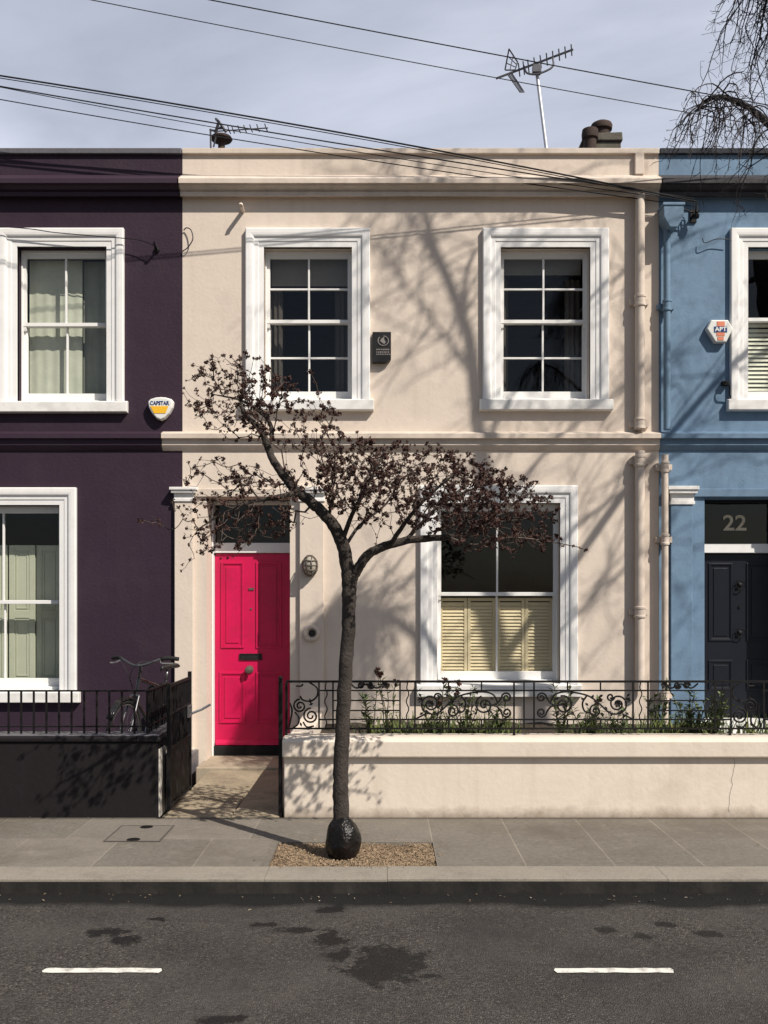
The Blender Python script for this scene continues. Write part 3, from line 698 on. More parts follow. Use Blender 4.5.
# bell hole, lamp
mb = MB(); mb.lathe((X(312), -.05, Z(633)), [(.085, 0), (.088, .02), (.078, .036), (.060, .040), (.050, .030), (.045, .012)], 24, 'y'); part('bell_push', mb, M['cream_trim'], cre, smooth=True, angle=40)
mb = MB(); mb.lathe((X(312.5), -.052, Z(633)), [(.040, 0), (.036, .018), (.02, .022)], 16, 'y'); part('bell_button', mb, M['black_plastic'], cre)
# drainpipes
def pipe(parent, px, z0, z1, m, collars, r=.049, y=-.085, foot=True):
    x = X(px, y)
    p = MB(); p.tube([(x, y, z0), (x, y, z1)], r, 16)
    o = part('drainpipe', p, m, parent, smooth=True, angle=50)
    for c in collars:
        k = MB(); k.lathe((x, y, c), [(r+.001, -.06), (r+.012, -.055), (r+.012, -.035), (r+.006, -.03), (r+.006, .03), (r+.012, .035), (r+.012, .055), (r+.001, .06)], 16)
        k.box(x-r-.05, x+r+.05, y+.03, -.002, c-.03, c+.03)
        part('collar', k, m, o, smooth=True, angle=40)
    return o
pipe(cre, 640, Z(690), Z(452), M['cream_trim'], [Z(612), Z(462)], y=-.072)
pipe(cre, 640, Z(431), Z(197.5), M['cream_trim'], [Z(303), Z(425)], y=-.072)
mb = MB(); mb.box(X(634), X(643), -.05, -.001, Z(176), Z(155)); part('pipe_box', mb, M['cream_trim'], cre, bevel=.006)
pipe(cre, 665, .2, Z(456), M['cream_trim'], [Z(540), Z(468), Z(695)], r=.034)
mb = MB(); mb.tube([(X(243), .0, Z(211)), (X(243), -.15, Z(210.5)), (X(243), -.16, Z(212))], .022, 8); part('overflow_pipe', mb, M['cream_trim'], cre)
# loose cable coil on party line
mb = MB(); mb.tube(catmull([(X(183), -.02, Z(252)), (X(189), -.05, Z(249)), (X(194), -.06, Z(241)), (X(192), -.05, Z(232)), (X(187), -.03, Z(229)), (X(184), -.02, Z(231))], 5), .006, 5); part('loose_cable', mb, M['wire'], cre)
# chimney
cy = 3.0
ch = MB(); xa, xb = X(582, cy), X(622.5, cy); zt_ = Z(136, cy)
ch.box(xa+.04, xb-.02, cy, cy+.7, 6.02, zt_-.07); ch.extrude([(xa+.10, zt_+.03), (xb-.01, zt_+.045), (xb+.0, zt_-.07), (xa+.0, zt_-.07), (xa+.02, zt_-.0)], 'y', cy-.03, cy+.75)
chim = part('chimney', ch, M['stack'], cre, bevel=.012)
for pxx, yy, rr, zlo, zhi, dome in ((590, -.16, .095, Z(152, cy-.16), Z(130, cy-.16), 0), (601.5, .13, .125, zt_-.02, Z(122.5, cy+.13), 1)):
    cx_ = X(pxx, cy+yy); hh = zhi-zlo
    pf = [(rr*.85, 0), (rr*.9, hh*.55), (rr*1.15, hh*.6), (rr*1.2, hh*.8)]+([(rr*1.1, hh*.9), (rr*.8, hh*.98), (.03, hh)] if dome else [(rr*1.1, hh), (rr*.85, hh), (rr*.8, hh*.6)])
    mb = MB(); mb.lathe((cx_, cy+yy, zlo), pf, 18); part('chimney_pot', mb, M['clay'], chim, smooth=True, angle=45)
# round cowl and flue behind parapet
cx_ = X(221.5, 1.0); zz = Z(139, 1.0)
mb = MB(); mb.lathe((cx_, 1.0, 0), [(.04, 6.02), (.04, zz-.04), (.06, zz-.03), (.06, zz-.028)], 16); flue = part('flue', mb, M['clay'], cre, smooth=True, angle=45)
mb = MB(); mb.lathe((cx_, 1.0, zz), [(.07, -.028), (.115, -.018), (.128, 0), (.115, .02), (.07, .036), (.02, .044)], 20); part('cowl', mb, M['clay'], flue, smooth=True)

# ---- blue house
blu = thing('terraced_house', 'blue rendered terraced house with dark door numbered 22', 'house', (5.3, 0, 0))
b1 = (X(747.5), X(838), Z(400), Z(247.5)); BX0, BX1, BZT = X(704.5), X(795), Z(497)
shell(blu, CX1, 7.9, [b1, (BX0, BX1, .3, BZT), (5.7, 6.7, .9, 2.7), (6.2, 7.1, Z(400), Z(247.5))], M['blue'], M['blue_trim'], M['black_cap'], M['brown_cap'])
string_course(blu, CX1, 7.9, M['blue_trim'])
w = window(blu, *b1, .19, 2, (1, 1), meet=Z(320, .13))
louvre(w, b1[0]+.035, b1[1]-.035, b1[2]+.06, Z(324, .2), .205, M['shutter_white'], 2, .045)
w = window(blu, 5.7, 6.7, .9, 2.7, .18, 2, (1, 1)); w = window(blu, 6.2, 7.1, Z(400), Z(247.5), .19, 2, (1, 1))
pilaster(X(669.5), X(691), M['blue'], blu, zcap0); capital(X(670), X(692), Z(505), Z(487), M['white_sill'], blu)
pilaster(X(806), X(828), M['blue'], blu, zcap0); capital(X(806), X(828), Z(505), Z(487), M['white_sill'], blu)
lp = MB(); lp.box(X(691), X(806), -.03, 0, BZT, Z(489)); part('lintel', lp, M['blue_trim'], blu, bevel=.005)
BY = .34
bdx0, bdx1 = BX0+.05, BX1-.05
df = MB(); df.box(BX0+.002, bdx0, BY-.02, BY+.08, .38, BZT-.002); df.box(bdx1, BX1-.002, BY-.02, BY+.08, .38, BZT-.002); df.box(bdx0, bdx1, BY-.02, BY+.08, Z(503, BY), BZT-.002)
part('door_frame', df, M['navy'], blu, bevel=.004)
tr = MB(); tr.box(bdx0, bdx1, BY-.04, BY+.06, Z(553, BY), Z(544, BY)); part('transom', tr, M['white'], blu, bevel=.004)
fl = MB(); fl.quad((bdx0, BY+.03, Z(544, BY)), (bdx1, BY+.03, Z(544, BY)), (bdx1, BY+.03, Z(503, BY)), (bdx0, BY+.03, Z(503, BY))); part('fanlight', fl, M['glass_dark'], blu)
part('house_number', text_mb('22', .235, X(735.5, BY), Z(523.5, BY), BY+.022, .003, 1.12, .004), M['gold'], blu)
Q_ = lambda a, b, c, e: (X(a, BY), X(b, BY), Z(c, BY), Z(e, BY))
bd = door_leaf(blu, bdx0+.003, bdx1-.003, .445, Z(554, BY), BY+.02, M['navy'], [Q_(709, 733, 641, 563), Q_(747, 782, 641, 563), Q_(709, 733, 690, 660), Q_(747, 782, 690, 660)])
for py in (585, 607, 633):
    mb = MB()
    if py == 607: mb.lathe((X(740, BY), BY+.019, Z(py, BY)), [(.018, 0), (.014, .012)], 12, 'y')
    else:
        mb.lathe((X(740, BY), BY+.019, Z(py, BY)), [(.030, 0), (.026, .010), (.012, .016), (.022, .032), (.010, .04)], 14, 'y')
        mb.tube([(X(740, BY)+.05*math.cos(a), BY-.02, Z(py-2, BY)-.02+.05*math.sin(a)) for a in [i*math.pi/5 for i in range(11)]], .006, 6)
    part('door_knob', mb, M['black'], bd, smooth=True, angle=40)
ds = MB(); ds.box(X(697), X(803), -1.0, BY-.001, -.3, .44); ds.box(X(700), X(803), -1.35, -1.0005, -.3, .30); part('doorstep', ds, M['white_sill'], blu, bevel=.012)
# hopper + pipe
mb = MB(); hx = X(667.5)
mb.extrude([(hx-.105, Z(212)), (hx+.105, Z(212)), (hx+.10, Z(225)), (hx+.04, Z(235)), (hx-.04, Z(235)), (hx-.10, Z(225))], 'y', -.22, -.02)
mb.box(hx-.115, hx+.115, -.23, -.012, Z(214), Z(211)); part('rainwater_hopper', mb, M['blue_pipe'], blu, bevel=.006)
pipe(blu, 667, Z(431), Z(234), M['blue_pipe'], [Z(308)], r=.036)
mb = MB(); mb.tube([(X(693), 0, Z(216)), (X(693), -.10, Z(216)), (X(693), -.12, Z(222))], .014, 6); mb.box(X(690), X(696), -.02, -.001, Z(223), Z(210)); mb.lathe((X(693), -.10, Z(218)), [(.03, -.04), (.035, -.01), (.02, 0), (.03, .02), (.015, .04)], 10)
part('cable_bracket', mb, M['black'], blu)
mb = MB(); mb.tube(catmull([(X(723), 0, Z(384)), (X(723), -.08, Z(384)), (X(726), -.1, Z(388)), (X(728), -.05, Z(396)), (X(733), -.03, Z(402))], 4), .008, 6); mb.box(X(721), X(727), -.06, -.001, Z(386), Z(382)); part('bracket', mb, M['black'], blu)
mb = MB(); mb.tube(catmull([(hx, -.15, Z(213)), (X(680), -.12, Z(214)), (X(693), -.1, Z(218))], 5), .008, 5); mb.tube(catmull([(X(701), -.05, Z(240)), (X(703), -.06, Z(245)), (X(715), -.06, Z(241)), (X(729), -.06, Z(242))], 5), .005, 5); part('wall_cable', mb, M['wire'], blu)

# ------------------------------------------------------------------ wall fittings that are things of their own
# bulkhead lamp
lx, lz = X(310.5), Z(566)
lm = thing('wall_lamp', 'small caged bulkhead lamp on the pilaster beside the pink door', 'lamp', (lx, -.05, lz))
def ell(c, a, b, prof, n=24):
    mb = MB(); i = 0
    for s, h in prof:
        for j in range(n):
            t = 2*math.pi*j/n; mb.v.append((c[0]+a*s*math.cos(t), c[1]-h, c[2]+b*s*math.sin(t)))
    m = len(prof)
    for k in range(m-1):
        for j in range(n):
            l = (j+1) % n; mb.f.append((k*n+j, k*n+l, (k+1)*n+l, (k+1)*n+j))
    mb.f.append(tuple(reversed(range(n)))); mb.f.append(tuple((m-1)*n+j for j in range(n)))
    return mb
part('base', ell((lx, -.05, lz), .085, .115, [(1, 0), (1, .035), (.92, .045)]), M['bronze'], lm, smooth=True, angle=40)
part('lamp_glass', ell((lx, -.0955, lz), .066, .095, [(1, 0), (.98, .03), (.85, .06), (.5, .08), (.1, .085)]), M['lamp_glass'], lm, smooth=True)
mb = MB()
for dz in (-.05, 0, .05):
    mb.tube([(lx-.078, -.085, lz+dz), (lx-.066, -.14, lz+dz), (lx-.03, -.185, lz+dz), (lx+.03, -.185, lz+dz), (lx+.066, -.14, lz+dz), (lx+.078, -.085, lz+dz)], .006, 6)
for dx in (-.025, .025): mb.tube([(lx+dx, -.085, lz-.11), (lx+dx, -.15, lz-.085), (lx+dx, -.188, lz-.03), (lx+dx, -.188, lz+.03), (lx+dx, -.15, lz+.085), (lx+dx, -.085, lz+.11)], .006, 6)
part('cage', mb, M['bronze'], lm, smooth=True)

def shield(pts, c, y0, y1, inset=1.0):
    return [(c[0]+p*inset, c[1]+q*inset) for p, q in pts]
# purple-wall alarm box
ax, az = X(162), Z(409.5)
al = thing('alarm_box', 'rounded white shield alarm box with yellow panel on the purple wall', 'alarm box', (ax, 0, az))
sh = [(-.135, .07), (-.11, .098), (-.05, .116), (0, .12), (.05, .116), (.11, .098), (.135, .07), (.125, .01), (.09, -.055), (.045, -.105), (0, -.125), (-.045, -.105), (-.09, -.055), (-.125, .01)]
mb = MB()
i = 0; n = len(sh)
for s, y in ((1.0, 0), (1.0, -.05), (.93, -.075)):
    mb.v += [(ax+p*s, y, az+q*s) for p, q in sh]
for k_ in range(2):
    for j in range(n): mb.f.append((k_*n+j, k_*n+(j+1) % n, (k_+1)*n+(j+1) % n, (k_+1)*n+j))
mb.f.append(tuple(range(n))); mb.f.append(tuple(2*n+j for j in range(n)))
part('case', mb, M['plastic_white'], al, bevel=.008)
mb = MB(); mb.extrude([(ax-.105, az+.02), (ax+.085, az+.02), (ax+.055, az-.055), (ax-.065, az-.055)], 'y', -.079, -.0755); part('panel', mb, M['yellow'], al)
part('lettering', text_mb('CAPSTAR', .058, ax-.008, az+.05, -.0775, .003, .82, .0012), M['deep_blue'], al)
# blue-wall alarm box
ax, az = X(717.5), Z(332.5)
al = thing('alarm_box', 'six sided white alarm box lettered APT on the blue wall', 'alarm box', (ax, 0, az))
hx_ = [(-.09, .115), (.09, .115), (.14, .02), (.07, -.12), (-.045, -.12), (-.135, .02)]
mb = MB(); n = 6
for s, y, o in ((1.0, 0, 0), (1.0, -.055, 0), (.94, -.070, 0)):
    mb.v += [(ax+p*s, y, az+q*s) for p, q in hx_]
for k_ in range(2):
    for j in range(n): mb.f.append((k_*n+j, k_*n+(j+1) % n, (k_+1)*n+(j+1) % n, (k_+1)*n+j))
mb.f.append(tuple(range(n))); mb.f.append(tuple(2*n+j for j in range(n)))
part('case', mb, M['plastic_white'], al, bevel=.006)
mb = MB(); mb.box(ax-.03, ax+.05, -.074, -.0705, az+.045, az+.095); mb.box(ax-.035, ax+.05, -.074, -.0705, az-.055, az-.02); mb.box(ax-.025, ax+.04, -.074, -.0705, az-.10, az-.065); part('stripe', mb, M['coral'], al)
mb = MB(); mb.box(ax-.06, ax+.075, -.074, -.0705, az-.018, az+.042); part('panel', mb, M['deep_blue'], al)
part('lettering', text_mb('APT', .062, ax+.008, az+.012, -.0755, .003, 1.1, .0015), M['letter_white'], al)
# dark bell box beside upper window
bx0, bx1, bz0, bz1 = X(372.5), X(391), Z(364), Z(333.5)
bb = thing('bell_box', 'black rectangular box with worn grey emblem beside an upstairs window', 'alarm box', ((bx0+bx1)/2, 0, bz0))
mb = MB(); mb.extrude([(bx0, bz1), (bx1, bz1), (bx1, bz0+.035), (bx1-.06, bz0), (bx0, bz0)], 'y', -.065, 0); part('case', mb, M['black_plastic'], bb, bevel=.005)
mb = MB(); ex, ez = (bx0+bx1)/2+.015, bz1-.095
mb.tube([(ex+.055*math.cos(a), -.067, ez+.05*math.sin(a)) for a in [math.pi*(.72+.11*i) for i in range(17)]], .006, 5)
mb.extrude([(ex-.035, ez+.0), (ex-.01, ez+.03), (ex+.012, ez+.045), (ex+.01, ez+.012), (ex+.028, ez-.012), (ex+.012, ez-.034), (ex-.01, ez-.022)], 'y', -.0695, -.0655)
part('emblem', mb, M['grey_print'], bb)
mb = MB(); rr = random.Random(5)
for r_, zz in enumerate((bz0+.135, bz0+.108, bz0+.085)):
    x = bx0+.04
    while x < bx1-.02:
        wd = rr.uniform(.008, .02); mb.box(x, x+wd, -.0685, -.0655, zz-.007, zz+.007); x += wd+.006
part('lettering', mb, M['grey_print'], bb)

# ------------------------------------------------------------------ aerials
mx0, mx1 = U(547.5, 158, 11.5), U(536.5, 70, 11.5)
dirm = (mx0-mx1)/(mx0.z-mx1.z); foot = mx1-dirm*(mx1.z-6.02)
an = thing('roof_aerial', 'tall television aerial on a leaning pale mast above the cream house', 'aerial', foot)
mb = MB(); mb.tube([foot, mx1+dirm*.05], .022, 10); part('mast', mb, M['alu'], an, smooth=True, angle=50)
ba, bb_ = U(496, 78.5, 11.45), U(573, 49.5, 11.45); bd_ = (bb_-ba).normalized()
mb = MB(); mb.tube([ba, bb_], .013, 6); part('boom', mb, M['aerial'], an)
perp = Vector((-.35, -.75, .55)).normalized(); perp = (perp-bd_*perp.dot(bd_)).normalized()
mb = MB()
for t in (.30, .36, .42, .50, .58, .66, .74, .82, .90, .98):
    c = ba+(bb_-ba)*t; l = .085-.02*t
    mb.tube([c-perp*l, c+perp*l], .008, 5)
part('element', mb, M['aerial'], an)
def P2(px, py, d=11.45): return U(px, py, d)
mb = MB(); o1 = P2(504, 73)
for a, b, c, d in ((P2(505, 70), P2(509, 49, 11.35), P2(517.5, 62, 11.55), P2(515, 70)), (P2(508, 75), P2(511, 72, 11.55), P2(524, 92, 11.5), P2(520, 92, 11.35))):
    for p, q in ((a, b), (b, c), (c, d), (d, a)): mb.tube([p, q], .009, 5)
    for k_ in (1/3, 2/3): mb.tube([a+(b-a)*k_, d+(c-d)*k_], .006, 5)
    mb.tube([(a+d)/2, (b+c)/2], .006, 5)
part('reflector', mb, M['aerial'], an)
mb = MB(); mb.tube(catmull([P2(524, 66), P2(527, 73), P2(536, 74), P2(546, 71), P2(553, 66), P2(553, 58)], 5), .012, 6); mb.box(mx1.x-.05, mx1.x+.05, mx1.y-.06, mx1.y+.03, mx1.z-.05, mx1.z+.04); part('clamp', mb, M['aerial'], an)
# small aerial
f0 = U(212, 150, 10.9); f0.z = 6.02; f0.x = X(212, .9)
a2 = thing('roof_aerial', 'small low aerial with a row of spikes beside the brown cowl', 'aerial', f0)
mb = MB(); mb.tube([f0, U(210.5, 129, 10.9)], .012, 6); mb.tube([U(209.5, 130, 10.9), U(217, 131, 10.9)], .012, 6); mb.tube([U(217, 132, 10.9), U(213.5, 147, 10.9)], .01, 5); part('mast', mb, M['aerial'], a2)
mb = MB(); A, Bq = U(214, 131.5, 10.9), U(268, 128, 10.9); mb.tube([A, Bq], .008, 5); part('boom', mb, M['aerial'], a2)
mb = MB()
for px in (229, 233, 239, 245, 251, 258, 266):
    c = A+(Bq-A)*((px-214)/54); mb.tube([c+Vector((-.015, 0, .05)), c, c+Vector((.01, .05, -.01))], .007, 5)
part('element', mb, M['aerial'], a2)
mb = MB()
for a, b in ((U(215, 133, 10.9), U(219, 121, 10.85)), (U(218, 121, 10.85), U(216, 119, 10.9)), (U(220, 123, 10.9), U(226, 132, 10.9)), (U(217, 128, 10.9), U(224, 128, 10.95)), (U(219, 121, 10.9), U(216, 132, 11))): mb.tube([a, b], .016, 6)
part('reflector', mb, M['aerial'], a2)

# ------------------------------------------------------------------ cables and poles
def cable(pts, yl, end_r, r, label, zr=None):
    """a sagging wire from the telegraph pole to end_r, running through the given pixels"""
    er = Vector(end_r); xl = -14.0; xs, zs = [], []
    for px, py in pts:
        k = (er.y-yl)/(er.x-xl); u = (px-384)/FP
        d = (D0+yl-k*xl)/(1-k*u); q = U(px, py, d); xs.append(q.x); zs.append(q.z)
    co = np.polyfit(np.array(xs), np.array(zs), 2) if len(xs) > 2 else np.polyfit(xs, zs, 1)
    P = []
    for i in range(61):
        x = xl+(er.x-xl)*i/60; P.append(Vector((x, yl+(er.y-yl)*i/60, float(np.polyval(co, x)))))
    P.append(er if zr is None else P[-1])
    if zr is not None: P.pop()
    mb = MB(); mb.tube(P, r, 6)
    tag(part('overhead_cable', mb, M['wire'], loc=P[-1]), label, 'cable', 'overhead street cables')
    ZL.append(P[0].z)
ZL = []
brk = Vector((X(693), -.12, Z(217)))
cable([(0, 75.5), (192, 107), (384, 140.5), (520, 166), (650, 192)], -0.90, brk, .0085, 'thickest sagging cable, uppermost of the bundle ending at the blue house bracket')
cable([(0, 78), (192, 109.5), (384, 143), (520, 168.5), (650, 194)], -0.85, brk+Vector((.03, 0, .0)), .0045, 'thin cable running close below the thickest sagging cable')
cable([(0, 85.5), (192, 121), (384, 150.5), (520, 170.5), (650, 193)], -0.80, brk+Vector((-.03, 0, -.02)), .0065, 'middle cable of the bundle passing over the small low aerial')
cable([(0, 86.8), (192, 124), (384, 156), (520, 177), (650, 196)], -0.75, brk+Vector((0, .03, -.03)), .004, 'thin cable passing behind the small low aerial and across the cream parapet')
cable([(0, 100), (192, 131), (300, 149), (420, 170), (560, 188), (650, 200)], -0.70, brk+Vector((0, .04, -.05)), .005, 'lowest cable of the bundle crossing just above the brown cowl')
cable([(92, 0), (384, 57), (520, 82), (690, 113)], -3.0, (6.5, -.02, 0), .0042, 'thin cable crossing in front of the leaning aerial mast', zr=1)
cable([(210, 0), (384, 33), (560, 67), (768, 105)], -3.1, (7.5, -.02, 0), .0055, 'cable passing just behind the top of the tall aerial, highest over the street', zr=1)
mb = MB(); mb.tube(catmull([(X(120), -.09, Z(241)), (X(60), -.09, Z(236)), (-3.9, -.1, Z(231)), (-5.2, -.1, Z(228))], 6)+[Vector((-5.2, -.0, Z(228)))], .005, 5); mb.tube(catmull([(X(157), -.1, Z(249)), (X(140), -.09, Z(243)), (X(120), -.09, Z(241))], 6), .005, 5)  # thin dark wire stands in for the cables' shadow lines across the window
part('cable_shadow_line', mb, M['wire'], pur)

PZ = max(ZL)+.35
pole = thing('telegraph_pole', 'timber telegraph pole carrying the street cables', 'pole', (-13.9, -1.95, 0))
mb = MB(); mb.tube([(-13.9, -1.95, -.3), (-13.9, -1.95, PZ)], [.15, .11], 14); part('shaft', mb, M['pole_wood'], pole, smooth=True, angle=50)
for z in sorted({round(q, 2) for q in ZL}):
    mb = MB(); mb.box(-14.12, -14.03, -3.3, -.55, z-.13, z-.02); part('crossarm', mb, M['pole_wood'], pole)

# ------------------------------------------------------------------ garden walls
pw = thing('garden_wall', 'low near black rendered garden wall with dark coping before purple house', 'wall', (-1.8, WY, 0))
PX1 = X(158, WY)
mb = MB(); mb.box(-7.2, PX1, WY, WY+.22, -.3, .60); part('wall', mb, M['purple_dark'], pw, bevel=.012)
mb = MB(); mb.box(PX1-.16, PX1, WY+.222, -1.66, -.3, .60); part('return_wall', mb, M['purple_dark'], pw, bevel=.012)
mb = MB(); mb.box(PX1+.001, PX1+.012, WY+.006, WY+.20, .0, .54); mb.box(PX1+.001, PX1+.010, WY+.26, WY+.75, .0, .52); part('end_face', mb, M['pier_white'], pw, bevel=.004)
mb = MB(); mb.extrude([(WY-.018, .601), (WY-.020, .632), (WY+.005, .641), (WY+.238, .641), (WY+.245, .601)], 'x', -7.2, PX1-.17); mb.extrude([(PX1-.169, .601), (PX1-.165, .641), (PX1+.0, .641), (PX1+.02, .625), (PX1+.02, .601)], 'y', WY-.018, -1.64); part('coping', mb, M['purple_dark'], pw, bevel=.006)
mb = MB(); mb.box(-7.2, PX1-.172, WY+.004, WY+.235, .6415, .649); mb.box(PX1-.168, PX1+.004, WY+.004, -1.65, .6415, .649); part('coping_highlight', mb, M['slate_cap'], pw, bevel=.003)  # paler top strip stands in for the shine on the coping edge

CWX = X(282.5, WY)
cw = thing('garden_wall', 'low cream rendered garden wall with deep coping before cream house', 'wall', (1.0, WY, 0))
mb = MB(); mb.box(CWX+.01, 7.9, WY, WY+.20, -.3, .478); part('wall', mb, M['cream_low'], cw, bevel=.012)
mb = MB(); mb.box(CWX+.01, CWX+.19, WY+.202, -.0, -.3, .60); part('return_wall', mb, M['cream_low'], cw, bevel=.01)
mb = MB(); zz = .47; xx = X(733.5, WY); pts_ = []
while zz > .02: pts_.append((xx, zz)); zz -= R.uniform(.015, .03); xx += R.uniform(-.010, .0095)
for (a, b), (c, d) in zip(pts_, pts_[1:]): mb.quad((a-.0013, WY-.0012, b), (a+.0013, WY-.0012, b), (c+.0013, WY-.0012, d), (c-.0013, WY-.0012, d))
part('crack', mb, M['bronze'], cw)
zt = Z(737.5, WY)
mb = MB(); mb.extrude([(WY-.045, .48), (WY-.048, zt-.03), (WY-.03, zt-.006), (WY+.02, zt+.004), (WY+.24, zt), (WY+.25, .48)], 'x', CWX+.001, 7.9); part('coping', mb, M['cream_low'], cw, bevel=.012)

# ------------------------------------------------------------------ purple railing
PRY, PRX = WY+.11, -1.90
pr = thing('railing', 'plain black bar railing on the near black garden wall', 'railing', (-2.0, PRY, .648))
mb = MB(); mb.box(-7.2, PRX+.012, PRY-.012, PRY+.012, .985, .998); mb.box(PRX-.012, PRX+.012, PRY+.0125, -1.66, .985, .998); part('top_rail', mb, M['black'], pr)
mb = MB(); mb.box(-7.2, PRX+.012, PRY-.009, PRY+.009, .70, .712); mb.box(PRX-.009, PRX+.009, PRY+.0125, -1.66, .70, .712); part('bottom_rail', mb, M['black'], pr)
bar = MB(); bar.box(-.007, .007, -.007, .007, 0, .337)
bar_me = mesh('bar', bar, M['black'])
def bar_at(x, y):
    o = bpy.data.objects.new('bar', bar_me); COL.objects.link(o); o.parent = pr; o.location = Vector((x, y, .648))-pr.location
x = PRX
while x > -7.0: bar_at(x, PRY); x -= .101
y = PRY+.075
while y < -1.66: bar_at(PRX, y); y += .075

# ------------------------------------------------------------------ gate (stands open against the pier)
GXp = -1.715
gt = thing('garden_gate', 'open black iron garden gate beside the near black wall', 'gate', (GXp, -2.4, .05))
mb = MB(); y0, y1 = -2.44, -1.60
mb.box(GXp-.015, GXp+.015, y0, y0+.03, .04, 1.06); mb.box(GXp-.015, GXp+.015, y1-.03, y1, .04, 1.09)
for a, b in ((.06, .09), (.52, .545), (.80, .82), (1.02, 1.045)): mb.box(GXp-.013, GXp+.013, y0+.0305, y1-.0305, a, b)
part('gate_frame', mb, M['black'], gt, bevel=.003)
mb = MB(); mb.box(GXp-.004, GXp+.004, y0+.031, y1-.031, .0905, .5195); part('kick_panel', mb, M['black'], gt)
mb = MB(); yy = y0+.07
while yy < y1-.05:
    mb.box(GXp-.006, GXp+.006, yy-.006, yy+.006, .546, 1.0195); yy += .055
part('bar_infill', mb, M['black'], gt)
mb = MB(); mb.ring(0, 0, 0, 0, 0, 0, 0) if False else None
for a, b, c, d in ((-1.78, -1.66, .70, .715), (-1.78, -1.66, .79, .805), (-1.78, -1.765, .715, .79), (-1.675, -1.66, .715, .79)): mb.box(GXp+.014, GXp+.03, a, b, c, d)
mb.tube([(GXp+.02, -1.62, .72), (GXp+.10, -1.57, .75), (GXp+.17, -1.54, .79)], .012, 6)
part('latch', mb, M['steel'], gt)
gp = MB(); gp.box(-.838, -.808, -2.462, -2.425, 0, 1.085); gp.lathe((-.823, -2.4435, 1.085), [(.012, 0), (.019, .010), (.014, .025), (.004, .03)], 10)
tag(part('gate_post', gp, M['black'], bevel=.002, loc=(-.823, -2.4435, 0)), 'slim black iron gate post at the end of the cream wall', 'post')

# ------------------------------------------------------------------ cream railing with scrolls
RYY = WY+.10
rl = thing('railing', 'ornate black iron railing with scrolls on the cream garden wall', 'railing', (1.0, RYY, zt))
rx = lambda p: X(p, RYY)
rz = lambda p: Z(p, RYY)
Zt, Z2, Z3, Zb = rz(681.5), rz(690.5), rz(719.5), rz(728.5)
def hb(mb, xa, xb, z, h=.012): mb.box(xa, xb, RYY-.006, RYY+.006, z-h/2, z+h/2)
def vb(mb, x, za, zb, w=.011): mb.box(x-w/2, x+w/2, RYY-.0055, RYY+.0055, za, zb)
XE = rx(1000)
mb = MB(); hb(mb, rx(286), XE, Zt, .018); part('top_rail', mb, M['black'], rl)
mb = MB(); hb(mb, rx(286), XE, Zb, .014); part('bottom_rail', mb, M['black'], rl)
def spiral(cx, cz, r, a0, turns, sgn=1, k=.25, n=26):
    return [(cx+r*(1-(1-k)*i/n)*math.cos(a0+sgn*turns*2*math.pi*i/n), RYY, cz+r*(1-(1-k)*i/n)*math.sin(a0+sgn*turns*2*math.pi*i/n)) for i in range(n+1)]
W_ = .0075
def fl_rosette(mb, cx, cz, r, n=6, a0=0):
    for i in range(n):
        a = a0+6.283*i/n; d = Vector((math.cos(a), -.25, math.sin(a)))
        for s in (-1, 1): mb.leaf(Vector((cx, RYY-.004, cz)), d, Vector((0, s, 0)), r, r*.62)
def leafp(mb, cx, cz, a, l): 
    d = Vector((math.cos(a), -.15, math.sin(a)))
    for s in (-1, 1): mb.leaf(Vector((cx, RYY-.003, cz)), d, Vector((0, s, 0)), l, l*.5)
def pt(px, py): return (rx(px), RYY, rz(py))
def curve(mb, *pp, r=W_): mb.tube(catmull([pt(*p) for p in pp], 6), r, 6)
pxm = FP/(D0+RYY)     # px per metre at the railing
def sp(mb, px, py, rpx, a0, turns, sgn=1, k=.25): mb.tube(spiral(rx(px), rz(py), rpx/pxm, a0, turns, sgn, k), W_, 6)
